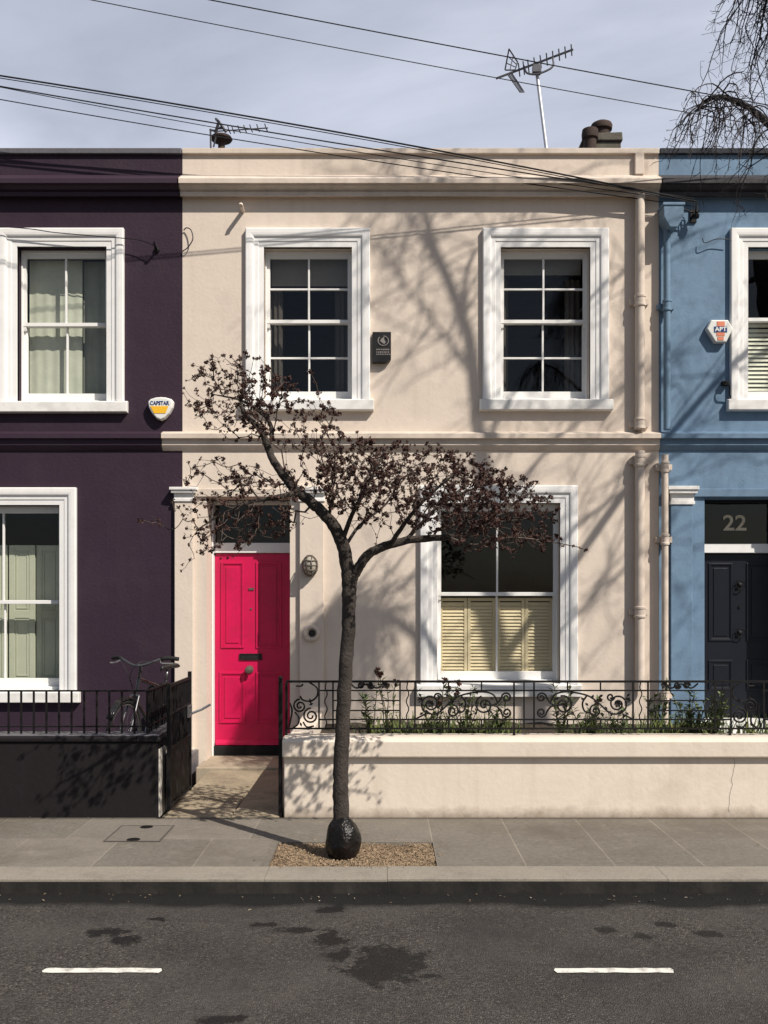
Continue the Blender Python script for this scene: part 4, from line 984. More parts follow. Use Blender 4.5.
def scroll_big(p0, p1, flip=1):
    """the long leaf scroll panel between pixel columns p0..p1 (flip mirrors it)"""
    c = (p0+p1)/2; m = lambda p: c+(p-c)*flip
    mb = MB()
    hb(mb, rx(p0), rx(p1), Z2); hb(mb, rx(p0), rx(p1), Z3)
    for p in (p0+33, p0+66):
        vb(mb, rx(p), Z2+.006, Zt-.009); vb(mb, rx(p), Zb+.007, Z3-.006)
    L0 = p0
    f = lambda dx: m(L0+dx)
    s = flip
    # pair of small scrolls
    sp(mb, f(7), 697.5, 5, 0 if s > 0 else math.pi, 1.5, s); sp(mb, f(7), 712.5, 5, 0 if s > 0 else math.pi, 1.5, -s)
    curve(mb, (f(12), 697.5), (f(16), 703), (f(22), 705), (f(28), 704))
    curve(mb, (f(12), 712.5), (f(16), 707), (f(22), 705))
    curve(mb, (f(16), 702), (f(20), 695), (f(28), 692), (f(40), 692.5), (f(54), 696), (f(64), 703), (f(74), 712), (f(82), 714), (f(88), 710))
    sp(mb, f(29), 705, 9.5, math.pi*.6, 1.6, -1*s, .2); sp(mb, f(61), 711, 6.5, math.pi*.5, 1.5, s, .2)
    sp(mb, f(83), 704, 10, -math.pi/2, 1.7, s, .25); sp(mb, f(76), 697, 4, 0, 1.3, -s, .3)
    curve(mb, (f(52), 696), (f(48), 703), (f(50), 711), (f(56), 713))
    curve(mb, (f(88), 714), (f(94), 717), (f(98), 719))
    for dx, py, a in ((20, 700, .6), (36, 695, 1.3), (46, 697, -.8), (57, 699, 1.2), (64, 697, .5), (70, 706, -1.0), (36, 711, -.9), (24, 710, -2.2), (92, 697, .9), (90, 712, -.6), (78, 712, -2.0), (54, 706, 2.4)):
        leafp(mb, rx(f(dx)), rz(py), a if s > 0 else math.pi-a, .042)
    fl_rosette(mb, rx(f(83)), rz(704), .036); fl_rosette(mb, rx(f(29)), rz(705), .02); fl_rosette(mb, rx(f(93)), rz(700), .03)
    part('scroll_panel', mb, M['black'], rl)
def ladder(p0, p1, mid=True):
    mb = MB(); vb(mb, rx(p0), Zb+.007, Zt-.009, .013); vb(mb, rx(p1), Zb+.007, Zt-.009, .013)
    if mid:
        n = 24; z0, z1 = Zb+.006, Zt-.009
        mb.tube([(rx((p0+p1)/2)+.010*math.sin(i/n*6.283*3.0)*min(1, i/4, (n-i)/4), RYY, z0+(z1-z0)*i/n) for i in range(n+1)], .005, 5)
    hb(mb, rx(p0)+.0066, rx(p1)-.0066, Z2); hb(mb, rx(p0)+.0066, rx(p1)-.0066, Z3)
    part('ladder_panel', mb, M['black'], rl)
def bars(p0, p1, flip=1):
    c = (p0+p1)/2; m = lambda p: c+(p-c)*flip; mb = MB()
    for z in (Z2, rz(700.5), rz(710.5), Z3): hb(mb, rx(p0)+.007, rx(p1)-.007, z, .010)
    for q in (.32, .68): sp(mb, m(p0+20+26*q), 685.5, 3.6, 0, 1.5, 1 if q < .5 else -1, .25); leafp(mb, rx(m(p0+20+40*q)), rz(686), .9, .03)
    curve(mb, (m(p0+17), 683.5), (m(p0+24), 688), (m(p0+34), 684), (m(p0+44), 688), (m(p0+52), 683))
    fl_rosette(mb, rx(m(p0+51)), rz(685), .036)
    part('bar_panel', mb, M['black'], rl)
def end_scroll(p0, p1, flip=1):
    c = (p0+p1)/2; m = lambda p: c+(p-c)*flip; s = flip; mb = MB()
    curve(mb, (m(p1-23), 686), (m(p1-18), 686), (m(p1-16), 684)); curve(mb, (m(p1-10), 682), (m(p1-2), 688), (m(p1-2), 696), (m(p1-8), 701), (m(p1-16), 700), (m(p1-19), 696))
    sp(mb, m(p1-19), 706, 7, math.pi*.5, 1.7, s, .18); sp(mb, m(p1-8), 716, 8, math.pi*.5, 1.8, s, .18)
    curve(mb, (m(p1-29), 703), (m(p1-27), 710), (m(p1-28), 718), (m(p1-30), 727)); curve(mb, (m(p1-24), 712), (m(p1-20), 718), (m(p1-21), 724), (m(p1-26), 728))
    curve(mb, (m(p1-16), 722), (m(p1-12), 727), (m(p1-5), 726)); leafp(mb, rx(m(p1-8)), rz(704), 1.8, .05); leafp(mb, rx(m(p1-19)), rz(722), -1.2, .04); leafp(mb, rx(m(p1-10)), rz(705), .4, .04)
    part('scroll_panel', mb, M['black'], rl)
mb = MB(); vb(mb, rx(286.5), zt-.01, Zt-.009, .02); part('post', mb, M['black'], rl)
end_scroll(288, 319); ladder(319, 333); bars(333, 400); ladder(400, 415)
scroll_big(415.5, 513.5, -1); ladder(514, 534, False); mb = MB(); vb(mb, rx(514), zt-.01, Zb-.007, .02); part('post', mb, M['black'], rl); mb = MB(); vb(mb, rx(524), Zb+.007, Zt-.009); part('post', mb, M['black'], rl)
scroll_big(534.5, 632.5, 1); ladder(633, 648); bars(648, 715, -1); ladder(715, 731); end_scroll(731, 762, -1)
mb = MB(); vb(mb, rx(730), zt-.01, Zb-.007, .02); part('post', mb, M['black'], rl)
ladder(764, 780); scroll_big(780.5, 880, 1); ladder(880, 895); bars(895, 990)

# ------------------------------------------------------------------ garden plants
def plant(px, depth, h, kind, label, spread=.16, n=7, seed=0, name='garden_plant'):
    n = max(4, int(n*.75))
    rr = random.Random(seed*31+5)
    b = Vector((X(px, depth-D0), depth-D0, .43))
    t = thing(name, label, 'plant', b, 'plants behind the cream garden wall')
    st, lf = MB(), MB()
    for i in range(n):
        a = rr.uniform(0, 6.28); l = (h+.08)*rr.uniform(.6, 1.0); s = spread*rr.uniform(.3, 1)
        p = [b+Vector((rr.uniform(-.04, .04), rr.uniform(-.04, .04), 0))]
        for k in range(1, 6):
            f = k/5; p.append(b+Vector((math.cos(a)*s*f**1.3+rr.uniform(-.012, .012), math.sin(a)*s*f**1.3*.7, l*f)))
        st.tube(p, lerp_list([.006, .003], 6), 5)
        for k in range(2, 6):
            for q in range(7 if kind != 'stalk' else 4):
                d = Vector((rr.uniform(-1, 1), rr.uniform(-1, .6), rr.uniform(-.2, .9)))
                pp = p[k]+(p[k-1]-p[k])*rr.random()
                lf.leaf(pp, d, Vector((0, 0, 1)), rr.uniform(.04, .085), rr.uniform(.018, .036))
        if kind == 'stalk' or (kind == 'bloom' and rr.random() < .6):
            fl = MB()
            for q in range(22):
                d = Vector((rr.gauss(0, 1), rr.gauss(0, 1), rr.gauss(.2, 1))).normalized()
                fl.leaf(p[-1]+d*.001, d, Vector((rr.random(), rr.random(), 1)), .036, .026)
            part('flower_head', fl, M['bloom'], t)
    part('stem', st, M['stem'], t); part('foliage', lf, M['leaf_dark'] if kind in ('shrub', 'stalk') else M['leaf'], t)
pl_list = [(372, 7.85, .52, 'shrub', 'bushy green plant leaning behind the trunk side of the railing', .14, 7),
           (389, 7.85, .62, 'stalk', 'tall pale stalks topped with red heads behind the plain railing bars', .22, 5),
           (438, 7.9, .58, 'bloom', 'leafy rose bush with dark heads below the ground floor window edge', .22, 9),
           (466, 7.8, .50, 'bloom', 'rose bush tangled in the scrolls under the cream shutters', .20, 9),
           (494, 7.95, .40, 'shrub', 'low green shrub under the window sill near the middle railing post', .18, 8),
           (560, 7.8, .56, 'shrub', 'upright green shrub in front of the window frame foot', .16, 8),
           (592, 7.85, .42, 'bloom', 'small green plant with reddish tips below bare cream wall', .2, 8),
           (621, 7.8, .34, 'shrub', 'lowest leafy clump in the bed beside the round iron scroll', .16, 7),
           (659, 8.3, .52, 'shrub', 'slender green bush growing between the two cream drainpipes', .12, 9),
           (690, 7.85, .46, 'shrub', 'dense dark bush standing before the blue pilaster', .24, 14),
           (712, 7.8, .52, 'shrub', 'dark bush with yellow green leaves before the navy door', .20, 12)]
for i, a in enumerate(pl_list): plant(*a, seed=i)
lf = MB()
for i in range(40):
    d = Vector((R.uniform(-1, 1), -.6, R.uniform(-.3, 1))); lf.leaf(Vector((X(724, -2.2)+R.gauss(0, .03), -2.2+R.gauss(0, .03), Z(706, -2.2)+R.gauss(0, .05))), d, Vector((0, 0, 1)), .05, .025)
last = [o for o in bpy.data.objects if o.name.startswith('garden_plant')][-1]
part('young_leaves', lf, M['leaf_yel'], last)
lf = MB(); lf2 = MB()
for i in range(2600):
    x = R.uniform(-.3, 4.6) if R.random() < .9 else R.uniform(4.6, 7.5)
    dens = .55+.45*math.sin(x*3.1)+.3*math.sin(x*7.7+1)
    if R.random() > dens-.05: continue
    y = R.uniform(-2.20, -1.7); b = Vector((x, y, .47)); h = R.uniform(.16, .34)
    d = Vector((R.gauss(0, .35), R.gauss(-.1, .3), 1))
    (lf if R.random() < .7 else lf2).leaf(b, d, Vector((R.random(), -1, 0)), h, R.uniform(.010, .022))
off_ = len(lf.v); nf_ = len(lf.f); lf.v += lf2.v; lf.f += [tuple(i+off_ for i in f) for f in lf2.f]
o = part('ground_cover', lf, [M['leaf'], M['leaf_yel']], loc=(1, -2, .5))
for p_ in o.data.polygons: p_.material_index = int(p_.index >= nf_)
o['kind'] = 'stuff'; o['label'] = 'spiky green ground cover filling the bed behind the railing'; o['category'] = 'ground cover'

# ------------------------------------------------------------------ bicycle
class Bike: pass
Fw, Rw = Vector((-2.36, -1.46)), Vector((-2.15, -.44))
dv = (Fw-Rw).normalized(); 
WBL = (Fw-Rw).length; GZ = .152; WR = .335
bk = thing('bicycle', 'black bicycle parked behind the near black garden wall', 'bicycle', (Rw.x, Rw.y, GZ))
lean = .06
nrm = Vector((-dv.y, dv.x))
def B3(s, h, o=0.0):       # s along wheelbase from rear axle, h above ground, o sideways
    q = Rw+dv*s+nrm*(o+lean*h); return Vector((q.x, q.y, GZ+h))
sf = WBL
hb_ = B3
mb = MB()
ST, HT0, HT1, BBk = B3(.20, .78), B3(sf-.20, .66), B3(sf-.245, .84), B3(.42, .29)
RA = B3(0, WR)
for a, b, r in ((ST, BBk, .016), (HT0, BBk, .018), (HT1, B3(.225, .70), .016), (HT0, HT1, .019), (RA+Vector((.02, 0, 0)), BBk, .010), (RA, B3(.215, .72), .009)): mb.tube([a, b], r, 10)
part('frame', mb, M['bike_paint'], bk, smooth=True, angle=60)
mb = MB(); FA = B3(sf, WR)
for o_ in (-.05, .05): mb.tube(catmull([B3(sf, WR, o_), B3(sf-.07, .48, o_), B3(sf-.18, .69, o_*.8)], 5), .011, 8)
mb.tube([B3(sf-.18, .69, -.045), B3(sf-.18, .69, .045)], .015, 8); part('fork', mb, M['dark_metal'], bk, smooth=True, angle=60)
def wheel(s0):
    c = B3(s0, WR); ax_ = Vector((nrm.x, nrm.y, lean*0)); e1 = Vector((dv.x, dv.y, 0)); e2 = Vector((nrm.x*lean, nrm.y*lean, 1)).normalized()
    def circ(r, n=36): return [c+e1*r*math.cos(6.28319*i/n)+e2*r*math.sin(6.28319*i/n) for i in range(n+1)]
    mb = MB(); mb.tube(circ(WR-.018), .018, 8, False); t = part('wheel', mb, M['rubber'], bk, smooth=True)
    mb = MB(); mb.tube(circ(WR-.042), .011, 8, False); part('rim', mb, M['dark_metal'], t, smooth=True)
    mb = MB()
    for i in range(28):
        a = 6.28319*i/28; sd = (-1)**i
        mb.tube([c+ax_*.03*sd, c+e1*(WR-.045)*math.cos(a)+e2*(WR-.045)*math.sin(a)], .0016, 4)
    mb.tube([c-ax_*.05, c+ax_*.05], .018, 8); part('spokes', mb, M['dark_metal'], t)
    mb = MB(); pp = [c+e1*(WR+.02)*math.cos(a)+e2*(WR+.02)*math.sin(a) for a in [math.radians(q) for q in (range(15, 170, 12) if s0 == 0 else range(35, 140, 10))]]
    for sgn in (-.02, 0, .02): mb.tube([p+ax_*sgn for p in pp], .012, 6)
    part('mudguard', mb, M['bike_paint'], bk, smooth=True)
wheel(0); wheel(sf)
SB = B3(sf-.27, .95)
mb = MB(); mb.tube([HT1, SB, SB+Vector((dv.x*.06, dv.y*.06, .02))], .016, 8); part('stem', mb, M['dark_metal'], bk, smooth=True)
mb = MB(); c = B3(sf-.21, .97)
hp = catmull([B3(sf-.36, 1.02, .33), B3(sf-.28, 1.03, .22), B3(sf-.21, .97, .05), B3(sf-.21, .97, -.05), B3(sf-.28, 1.03, -.22), B3(sf-.36, 1.02, -.33)], 6); mb.tube(hp, .0125, 8); hbar = part('handlebar', mb, M['dark_metal'], bk, smooth=True)
for e in (hp[:8], hp[-8:]):
    mb = MB(); mb.tube(e, .019, 8); part('grip', mb, M['rubber'], hbar, smooth=True)
for o_ in (.2, -.2):
    mb = MB(); mb.tube(catmull([B3(sf-.25, 1.01, o_), B3(sf-.21, .99, o_*1.15), B3(sf-.27, .985, o_*1.55)], 4), .006, 6); part('brake_lever', mb, M['steel'], hbar)
for q in range(2):
    mb = MB(); mb.tube(catmull([B3(sf-.24, 1.0, .2*(1-2*q)), B3(sf-.05, 1.0, .08*(1-2*q)), B3(sf-.06, .86, .0), B3(sf-.17, .74, .02*(1-2*q))], 6), .0035, 5); part('brake_cable', mb, M['wire'], bk)
mb = MB(); mb.tube([ST, B3(.185, .88)], .013, 8); part('seat_post', mb, M['dark_metal'], bk, smooth=True)
sd = MB()
prof = [(-.13, .075, .0), (-.10, .085, .012), (-.03, .065, .006), (.05, .035, .0), (.13, .022, -.004), (.15, .008, -.012)]
for k, (s, wd, dz) in enumerate(prof):
    for j in range(8):
        a = 6.28319*j/8; p = B3(.18+s, .905+dz+(.028 if math.sin(a) > 0 else .02)*math.sin(a), wd*math.cos(a)); sd.v.append(tuple(p))
for k in range(5):
    for j in range(8): sd.f.append((k*8+j, k*8+(j+1) % 8, (k+1)*8+(j+1) % 8, (k+1)*8+j))
sd.f += [tuple(range(8)), tuple(40+j for j in range(8))]
part('saddle', sd, M['black_plastic'], bk, smooth=True)
mb = MB(); 
for o_ in (-.06, 0, .06): mb.tube([B3(.18, .70, o_), B3(-.22, .70, o_)], .006, 6)
mb.tube([B3(-.2, .70, .05), B3(0, WR, .06)], .005, 6); mb.tube([B3(-.2, .70, -.05), B3(0, WR, -.06)], .005, 6); part('rack', mb, M['dark_metal'], bk)
# black pannier box on the rack, own look -> part strapped to the bike
mb = MB()
for o0, o1 in ((-.20, -.07),):
    pts8 = [B3(s, h, o) for h in (.34, .72) for o in (o0, o1) for s in (-.18, .2)]
    i = len(mb.v); mb.v += [tuple(p) for p in pts8]
    for f in ((0, 2, 3, 1), (4, 5, 7, 6), (0, 1, 5, 4), (1, 3, 7, 5), (3, 2, 6, 7), (2, 0, 4, 6)): mb.f.append(tuple(i+k for k in f))
part('pannier', mb, M['black_plastic'], bk, bevel=.02)
mb = MB(); mb.lathe((0, 0, 0), [(.09, 0), (.09, .005)], 20); cc = B3(.42, .29, -.05)
mb.v = [tuple(cc+Vector((dv.x, dv.y, 0))*x+Vector((0, 0, 1))*y+Vector((nrm.x, nrm.y, 0))*z) for x, y, z in mb.v]
mb.tube([B3(.42, .29, -.06), B3(.50, .14, -.07)], .01, 6); mb.tube([B3(.42, .29, .06), B3(.34, .44, .07)], .01, 6); ck = part('crankset', mb, M['steel'], bk)
for s, h, o_ in ((.50, .14, -.12), (.34, .44, .12)):
    p = B3(s, h, o_); mb = MB(); mb.box(p.x-.04, p.x+.04, p.y-.04, p.y+.04, p.z-.01, p.z+.01); part('pedal', mb, M['rubber'], ck)

# ------------------------------------------------------------------ trees
class Grow:
    def __init__(s): s.p, s.par, s.r0 = [], [], []
    def add(s, p, par, r=0.0): s.p.append(np.array(p, float)); s.par.append(par); s.r0.append(r); return len(s.p)-1
    def limb(s, pts, radii, par=-1, k=6):
        Q = catmull(pts, k); rr = [r_*NR.uniform(.97, 1.035) for r_ in lerp_list(radii, len(Q))]; ids = []
        Q = [q if i in (0, len(Q)-1) else q+Vector(NR.normal(0, .055*rr[i], 3)) for i, q in enumerate(Q)]
        for i, (q, r) in enumerate(zip(Q, rr)):
            if i == 0 and par >= 0: continue
            par = s.add(q, par, r); ids.append(par)
        return ids
    def targets(s, T, step, jit, rng, ok=None, wp=.45):
        """join every target point to the skeleton; longer ways from the trunk cost more, so twigs radiate"""
        T = np.array(T); P = np.array(s.p); pl = np.zeros(len(P))
        for i, p in enumerate(s.par):
            if p >= 0: pl[i] = pl[p]+np.linalg.norm(P[i]-P[p])
        pl = list(pl)
        cand = np.array([i for i in range(len(s.p)) if ok is None or ok(i)])
        d = np.linalg.norm(T[:, None]-P[cand][None], axis=2); cst = d+wp*np.array(pl)[cand][None]
        am = cst.argmin(1); near = cand[am]; cost = cst.min(1); dist = d[np.arange(len(T)), am]
        alive = np.ones(len(T), bool); tips = []
        for _ in range(len(T)):
            j = int(np.where(alive, dist, 1e9).argmin()); alive[j] = False
            k0 = int(near[j]); a, b = s.p[k0], T[j]; L_ = np.linalg.norm(b-a); n = max(1, int(round(L_/step))); par = k0; new = []
            side = rng.normal(0, 1, 3); side *= jit*L_
            for k in range(1, n+1):
                f = k/n; q = a+(b-a)*f+side*math.sin(f*math.pi)*(1 if n > 1 else 0)
                q = q+np.array([0, 0, -.10*L_*math.sin(f*math.pi)])
                if k < n: q = q+rng.normal(0, step*.09, 3)
                pl.append(pl[par]+np.linalg.norm(q-s.p[par])); par = s.add(q, par, 0); new.append(par)
            tips.append(par)
            NP = np.array([s.p[i] for i in new]); dd = np.linalg.norm(T[:, None]-NP[None], axis=2); cc = dd+wp*np.array([pl[i] for i in new])[None]
            am = cc.argmin(1); mc = cc.min(1); up = mc < cost
            cost[up] = mc[up]; near[up] = np.array(new)[am[up]]; dist[up] = dd[np.arange(len(T)), am][up]
        return tips
    def radii(s, tip, ex):
        n = len(s.p); acc = np.zeros(n); has = np.zeros(n, bool)
        for p in s.par:
            if p >= 0: has[p] = True
        for i in range(n-1, -1, -1):
            if not has[i]: acc[i] = tip**ex
            if s.par[i] >= 0: acc[s.par[i]] += acc[i]
        r = acc**(1/ex); r0 = np.array(s.r0)
        return np.where(r0 > 0, r0, r)
    def mesh(s, r, lo=0, hi=9e9):
        n = len(s.p); ch = [[] for _ in range(n)]
        for i, p in enumerate(s.par):
            if p >= 0: ch[p].append(i)
        mb = MB(); st = [(i, -1) for i, p in enumerate(s.par) if p < 0]
        while st:
            i, fr = st.pop(); chain = [i]; c = i
            while ch[c]:
                k = max(ch[c], key=lambda q: r[q])
                for q in ch[c]:
                    if q != k: st.append((q, c))
                chain.append(k); c = k
            pts = [s.p[q] for q in chain]; rr = [r[q] for q in chain]
            if fr >= 0: pts = [s.p[fr]]+pts; rr = [min(r[fr], rr[0]*1.25)]+rr
            if not (lo <= rr[0] < hi) or len(pts) < 2: continue
            nn = 12 if rr[0] > .03 else (6 if rr[0] > .008 else 4)
            mb.tube([Vector(q) for q in pts], rr, nn)
        return mb

# ---- small street tree (traced)
TD = 6.40
def T(px, py, dy=0.0): return U(px, py, TD+dy)
base = T(343, 858); base.z = -.02
st = thing('street_tree', 'small budding tree with forked trunk growing from the pavement pit', 'tree', base)
G = Grow()
tr = G.limb([T(343, 858), T(341, 815), T(340.5, 780), T(342, 735), T(344.5, 690), T(347.5, 640), T(349, 605), T(349.5, 583)], [.062, .055, .053, .050, .0485, .047, .048, .053], k=7)
fork = tr[-1]
la = G.limb([T(349.5, 583), T(346, 562), T(342, 543, -.02), T(333, 525, -.03), T(321, 511, -.03), T(307, 499, -.0), T(294, 489, .02), T(285, 477, .03), T(274, 462, .05), T(268, 448, .06), T(264, 436, .08)], [.050, .047, .045, .041, .038, .036, .033, .030, .027, .024, .022], fork, 5)
lb = G.limb([T(264, 436, .08), T(257, 426, .05), T(247, 417, .02), T(240, 405, 0)], [.022, .02, .016, .010], la[-1], 4)
lc = G.limb([T(268, 448, .06), T(272, 434, .1), T(268, 420, .16), T(255, 408, .2), T(240, 400, .22), T(222, 396, .2)], [.018, .016, .014, .012, .009, .006], la[-6], 4)
le = G.limb([T(297, 492, .02), T(283, 496, -.08), T(265, 499, -.15), T(245, 504, -.2), T(225, 512, -.22), T(200, 528, -.2)], [.022, .018, .014, .011, .008, .005], la[26], 4)
ra = G.limb([T(349.5, 583), T(355, 573, -.01), T(362, 562, -.03), T(372, 552, -.04), T(388, 545, -.04), T(405, 541, -.02), T(425, 538.5, 0), T(447, 537, .04), T(470, 531, .06), T(495, 523, .08), T(520, 520, .08)], [.044, .037, .034, .032, .030, .027, .024, .020, .015, .011, .007], fork, 5)
rb = G.limb([T(390, 545, -.04), T(400, 530, -.2), T(415, 510, -.35), T(435, 490, -.42), T(460, 470, -.4)], [.018, .015, .012, .009, .006], ra[17], 4)
rc = G.limb([T(405, 541), T(420, 525, .2), T(440, 505, .36), T(470, 490, .45), T(505, 480, .4)], [.017, .014, .012, .009, .006], ra[24], 4)
rd = G.limb([T(342, 541, -.02), T(352, 515, -.12), T(365, 490, -.2), T(378, 465, -.2), T(385, 450, -.15)], [.018, .015, .012, .008, .005], la[9], 4)
re_ = G.limb([T(447, 537), T(475, 545, -.1), T(505, 538, -.16), T(540, 540, -.18), T(578, 547, -.18)], [.010, .008, .006, .005, .003], ra[34], 4)
rf_ = G.limb([T(344, 548), T(360, 525, .2), T(385, 505, .35), T(400, 480, .42)], [.014, .011, .008, .005], la[9], 4)
def ellip(cx, cy, rx_, ry_, dep, n, rng, y0=0.0, skew=0.0):
    out = []
    while len(out) < n:
        v = rng.uniform(-1, 1, 3); l = np.linalg.norm(v)
        if l > 1 or rng.random() > .35+.65*l: continue
        out.append(list(T(cx+v[0]*rx_, cy+v[1]*ry_+skew*v[0], y0+v[2]*dep)))
    return out
rng = np.random.default_rng(5)
TG = []
TG += ellip(420, 488, 112, 46, .65, 760, rng, 0, 8)
TG += ellip(500, 505, 62, 36, .55, 280, rng, 0, 10)
TG += ellip(352, 470, 48, 36, .5, 150, rng)
TG += ellip(238, 396, 56, 46, .5, 210, rng)
TG += ellip(292, 418, 58, 40, .5, 170, rng, 0, 18)
TG += ellip(218, 505, 46, 58, .5, 130, rng)
TG += ellip(268, 500, 42, 42, .45, 110, rng)
TG += ellip(505, 540, 62, 14, .4, 60, rng, -.05)
TG += [list(T(*a)) for a in ((140, 521, -.1), (150, 515, 0), (160, 525, .1), (184, 388, .1), (193, 365, 0), (190, 560, 0), (181, 571, .05), (246, 352, 0), (240, 366, .1), (573, 546, -.2), (586, 550, -.2), (560, 545, -.1), (213, 362, .1), (310, 372, 0), (205, 375, -.2), (338, 428, -.1), (357, 432, .1), (340, 432, .3))]
def okn(i): return G.p[i][2] > 2.02 and True
tips = G.targets(TG, .055, .10, rng, okn)
r = G.radii(.0018, 2.4)
big = MB(); allm = G.mesh(r, .0125); tw = G.mesh(r, 0, .0125)
part('trunk', allm, M['bark'], st, smooth=True)
part('twigs', tw, M['twig'], st, smooth=True)
# bark burl at the foot
bl = MB(); n, m_ = 28, 18; rr2 = random.Random(4); bc = T(343, 838)
lob = [(Vector((rr2.gauss(0, 1), rr2.gauss(0, 1), rr2.gauss(0, .7))).normalized(), rr2.uniform(.02, .05)) for _ in range(16)]
for i in range(m_+1):
    ph = math.pi*i/m_
    for j in range(n):
        th_ = 2*math.pi*j/n; d = Vector((math.sin(ph)*math.cos(th_), math.sin(ph)*math.sin(th_), math.cos(ph)))
        rad = 1+sum(a*5*max(0, d.dot(v)-.72)*2.2 for v, a in lob)*.9
        q = Vector((d.x*.108*rad, d.y*.108*rad, d.z*.162*(1 if d.z < 0 else 1)*min(rad, 1.1)))
        if d.z > .55: q.x *= 1-.35*(d.z-.55)/.45; q.y *= 1-.35*(d.z-.55)/.45
        bl.v.append((bc.x+q.x, bc.y+q.y, bc.z+q.z))
for i in range(m_):
    for j in range(n): bl.f.append((i*n+j, i*n+(j+1) % n, (i+1)*n+(j+1) % n, (i+1)*n+j))
part('burl', bl, M['burl'], st, smooth=True, merge=True)
# bud clusters
cm = MB(); rc_ = random.Random(9)
par_of = G.par
def clump(p, s, n):
    for q in range(n):
        d = Vector((rc_.gauss(0, 1), rc_.gauss(0, 1), rc_.gauss(0, 1))).normalized()
        u = Vector((rc_.gauss(0, 1), rc_.gauss(0, 1), rc_.gauss(0, 1)))
        cm.leaf(p+d*s*rc_.uniform(.2, .75)-u.normalized()*s*.3, u, d, s*rc_.uniform(.5, .95), s*rc_.uniform(.45, .8))
for t in tips:
    if rc_.random() < .10: continue
    p = Vector(G.p[t]); clump(p, rc_.choice((.012, .017, .021, .025, .029))*rc_.uniform(.85, 1.15), rc_.randint(14, 22))
    q = t
    for _ in range(rc_.randint(1, 3)):
        q = par_of[q] if par_of[q] >= 0 else q
        if G.r0[q] > .006: break
        if rc_.random() < .7: clump(Vector(G.p[q])+Vector((rc_.gauss(0, .012), rc_.gauss(0, .012), rc_.gauss(.004, .012))), rc_.uniform(.009, .019), rc_.randint(8, 13))
part('crown', cm, M['bud'], st)

# ---- birch on the same pavement, mostly out of view; its drooping twigs hang into the picture and it shades the fronts
bi = thing('birch_tree', 'bare weeping birch with drooping dark twigs above the blue house', 'tree', (6.4, -3.95, 0))
H = Grow(); rb2 = np.random.default_rng(21); rp = random.Random(21)
off = SUN*(4.0/-SUN.y)                       # facade point -> point on plane y=-4
def S(px, py, yy=-4.0):                       # where a limb must be so that its shadow falls on facade pixel (px,py)
    f = Vector((X(px), 0, Z(py))); return f+SUN*(yy/SUN.y)
trunk = H.limb([(6.4, -3.95, -.1), (6.25, -3.95, 1.5), (6.1, -3.95, 3.2), (5.85, -3.97, 5.2), (5.6, -4.0, 7.2), S(492, 520), S(478, 430), S(470, 345), S(452, 290), S(432, 240), S(424, 205), S(420, 150)], [.17, .15, .13, .11, .09, .068, .052, .041, .034, .028, .022, .014], k=6)
limbs = []
def add_limb(i, pts, r0):
    par = trunk[i]; P0 = [H.p[par]]+[list(q) for q in pts]
    ids = H.limb(P0, lerp_list([r0, r0*.25], len(P0)), par, 6); limbs.append(ids); return ids
# limb seen in the frame
v1 = add_limb(16, [(5.0, -3.75, 4.25), (3.9, -3.6, 4.35), (3.1, -3.5, 4.62), U(764, 120, 6.5), U(748, 107, 6.5), U(722, 97, 6.5), U(706, 101, 6.5), U(697, 110, 6.5)], .04)
v2 = add_limb(22, [(4.9, -3.8, 6.3), (3.9, -3.6, 6.75), (3.2, -3.5, 6.75), (2.95, -3.45, 6.6), (2.75, -3.45, 6.35)], .045)
# limbs whose shade falls on the fronts
add_limb(34, [S(505, 405), S(545, 350, -3.6), S(590, 300, -3.4), S(640, 262, -3.3)], .026)
add_limb(30, [S(530, 470), S(575, 425, -4.4), S(630, 385, -4.5), S(690, 350, -4.6)], .026)
add_limb(28, [S(540, 560), S(585, 520, -3.6), S(640, 478, -3.5), S(700, 440, -3.4)], .028)
add_limb(26, [S(545, 640, -4.2), S(600, 590, -4.4), S(650, 550, -4.5)], .026)
add_limb(40, [S(440, 330), S(408, 290, -4.3), S(385, 260, -4.4), S(360, 225, -4.4)], .018)
add_limb(44, [S(470, 260, -3.8), S(520, 215, -3.6), S(570, 180, -3.5)], .02)
add_limb(32, [S(455, 520, -4.4), S(425, 560, -4.6), S(398, 590, -4.7), S(370, 600, -4.7)], .018)
add_limb(20, [(6.6, -4.6, 6.8), (7.3, -5.2, 7.6), (8.0, -5.6, 7.6)], .05)
add_limb(24, [(6.2, -3.2, 8.0), (7.0, -2.7, 8.6), (7.7, -2.4, 8.4)], .05)
add_limb(48, [S(415, 225, -4.4), S(395, 190, -4.6), S(385, 150, -4.6)], .022)
# sub-branches
def hang(p, ln, dr, lean_, n=8, side=.7, jit=.16, g=.20):
    """one weeping twig with side shoots, starting at node p"""
    q = np.array(H.p[p]); par = p; v = np.array(dr, float); v /= np.linalg.norm(v)
    stp = ln/n
    for k in range(n):
        v = v+np.array([lean_[0], lean_[1], -1.0])*g+rb2.normal(0, jit, 3)
        v /= np.linalg.norm(v); q = q+v*stp; par = H.add(q, par, 0)
        for _s in range(2):
            if k > 0 and rp.random() < side:
                w = v+rb2.normal(0, .75, 3); w /= np.linalg.norm(w); qq = q.copy(); pp = par
                for j in range(rp.randint(2, 4)):
                    w = w+np.array([0, 0, rp.uniform(-.25, .22)])+rb2.normal(0, .22, 3); w /= np.linalg.norm(w); qq = qq+w*stp*rp.uniform(.35, .6); pp = H.add(qq, pp, 0)
                    if rp.random() < .4:
                        w2 = w+rb2.normal(0, .9, 3); w2 /= np.linalg.norm(w2); H.add(qq+w2*stp*.35, pp, 0)
    return par
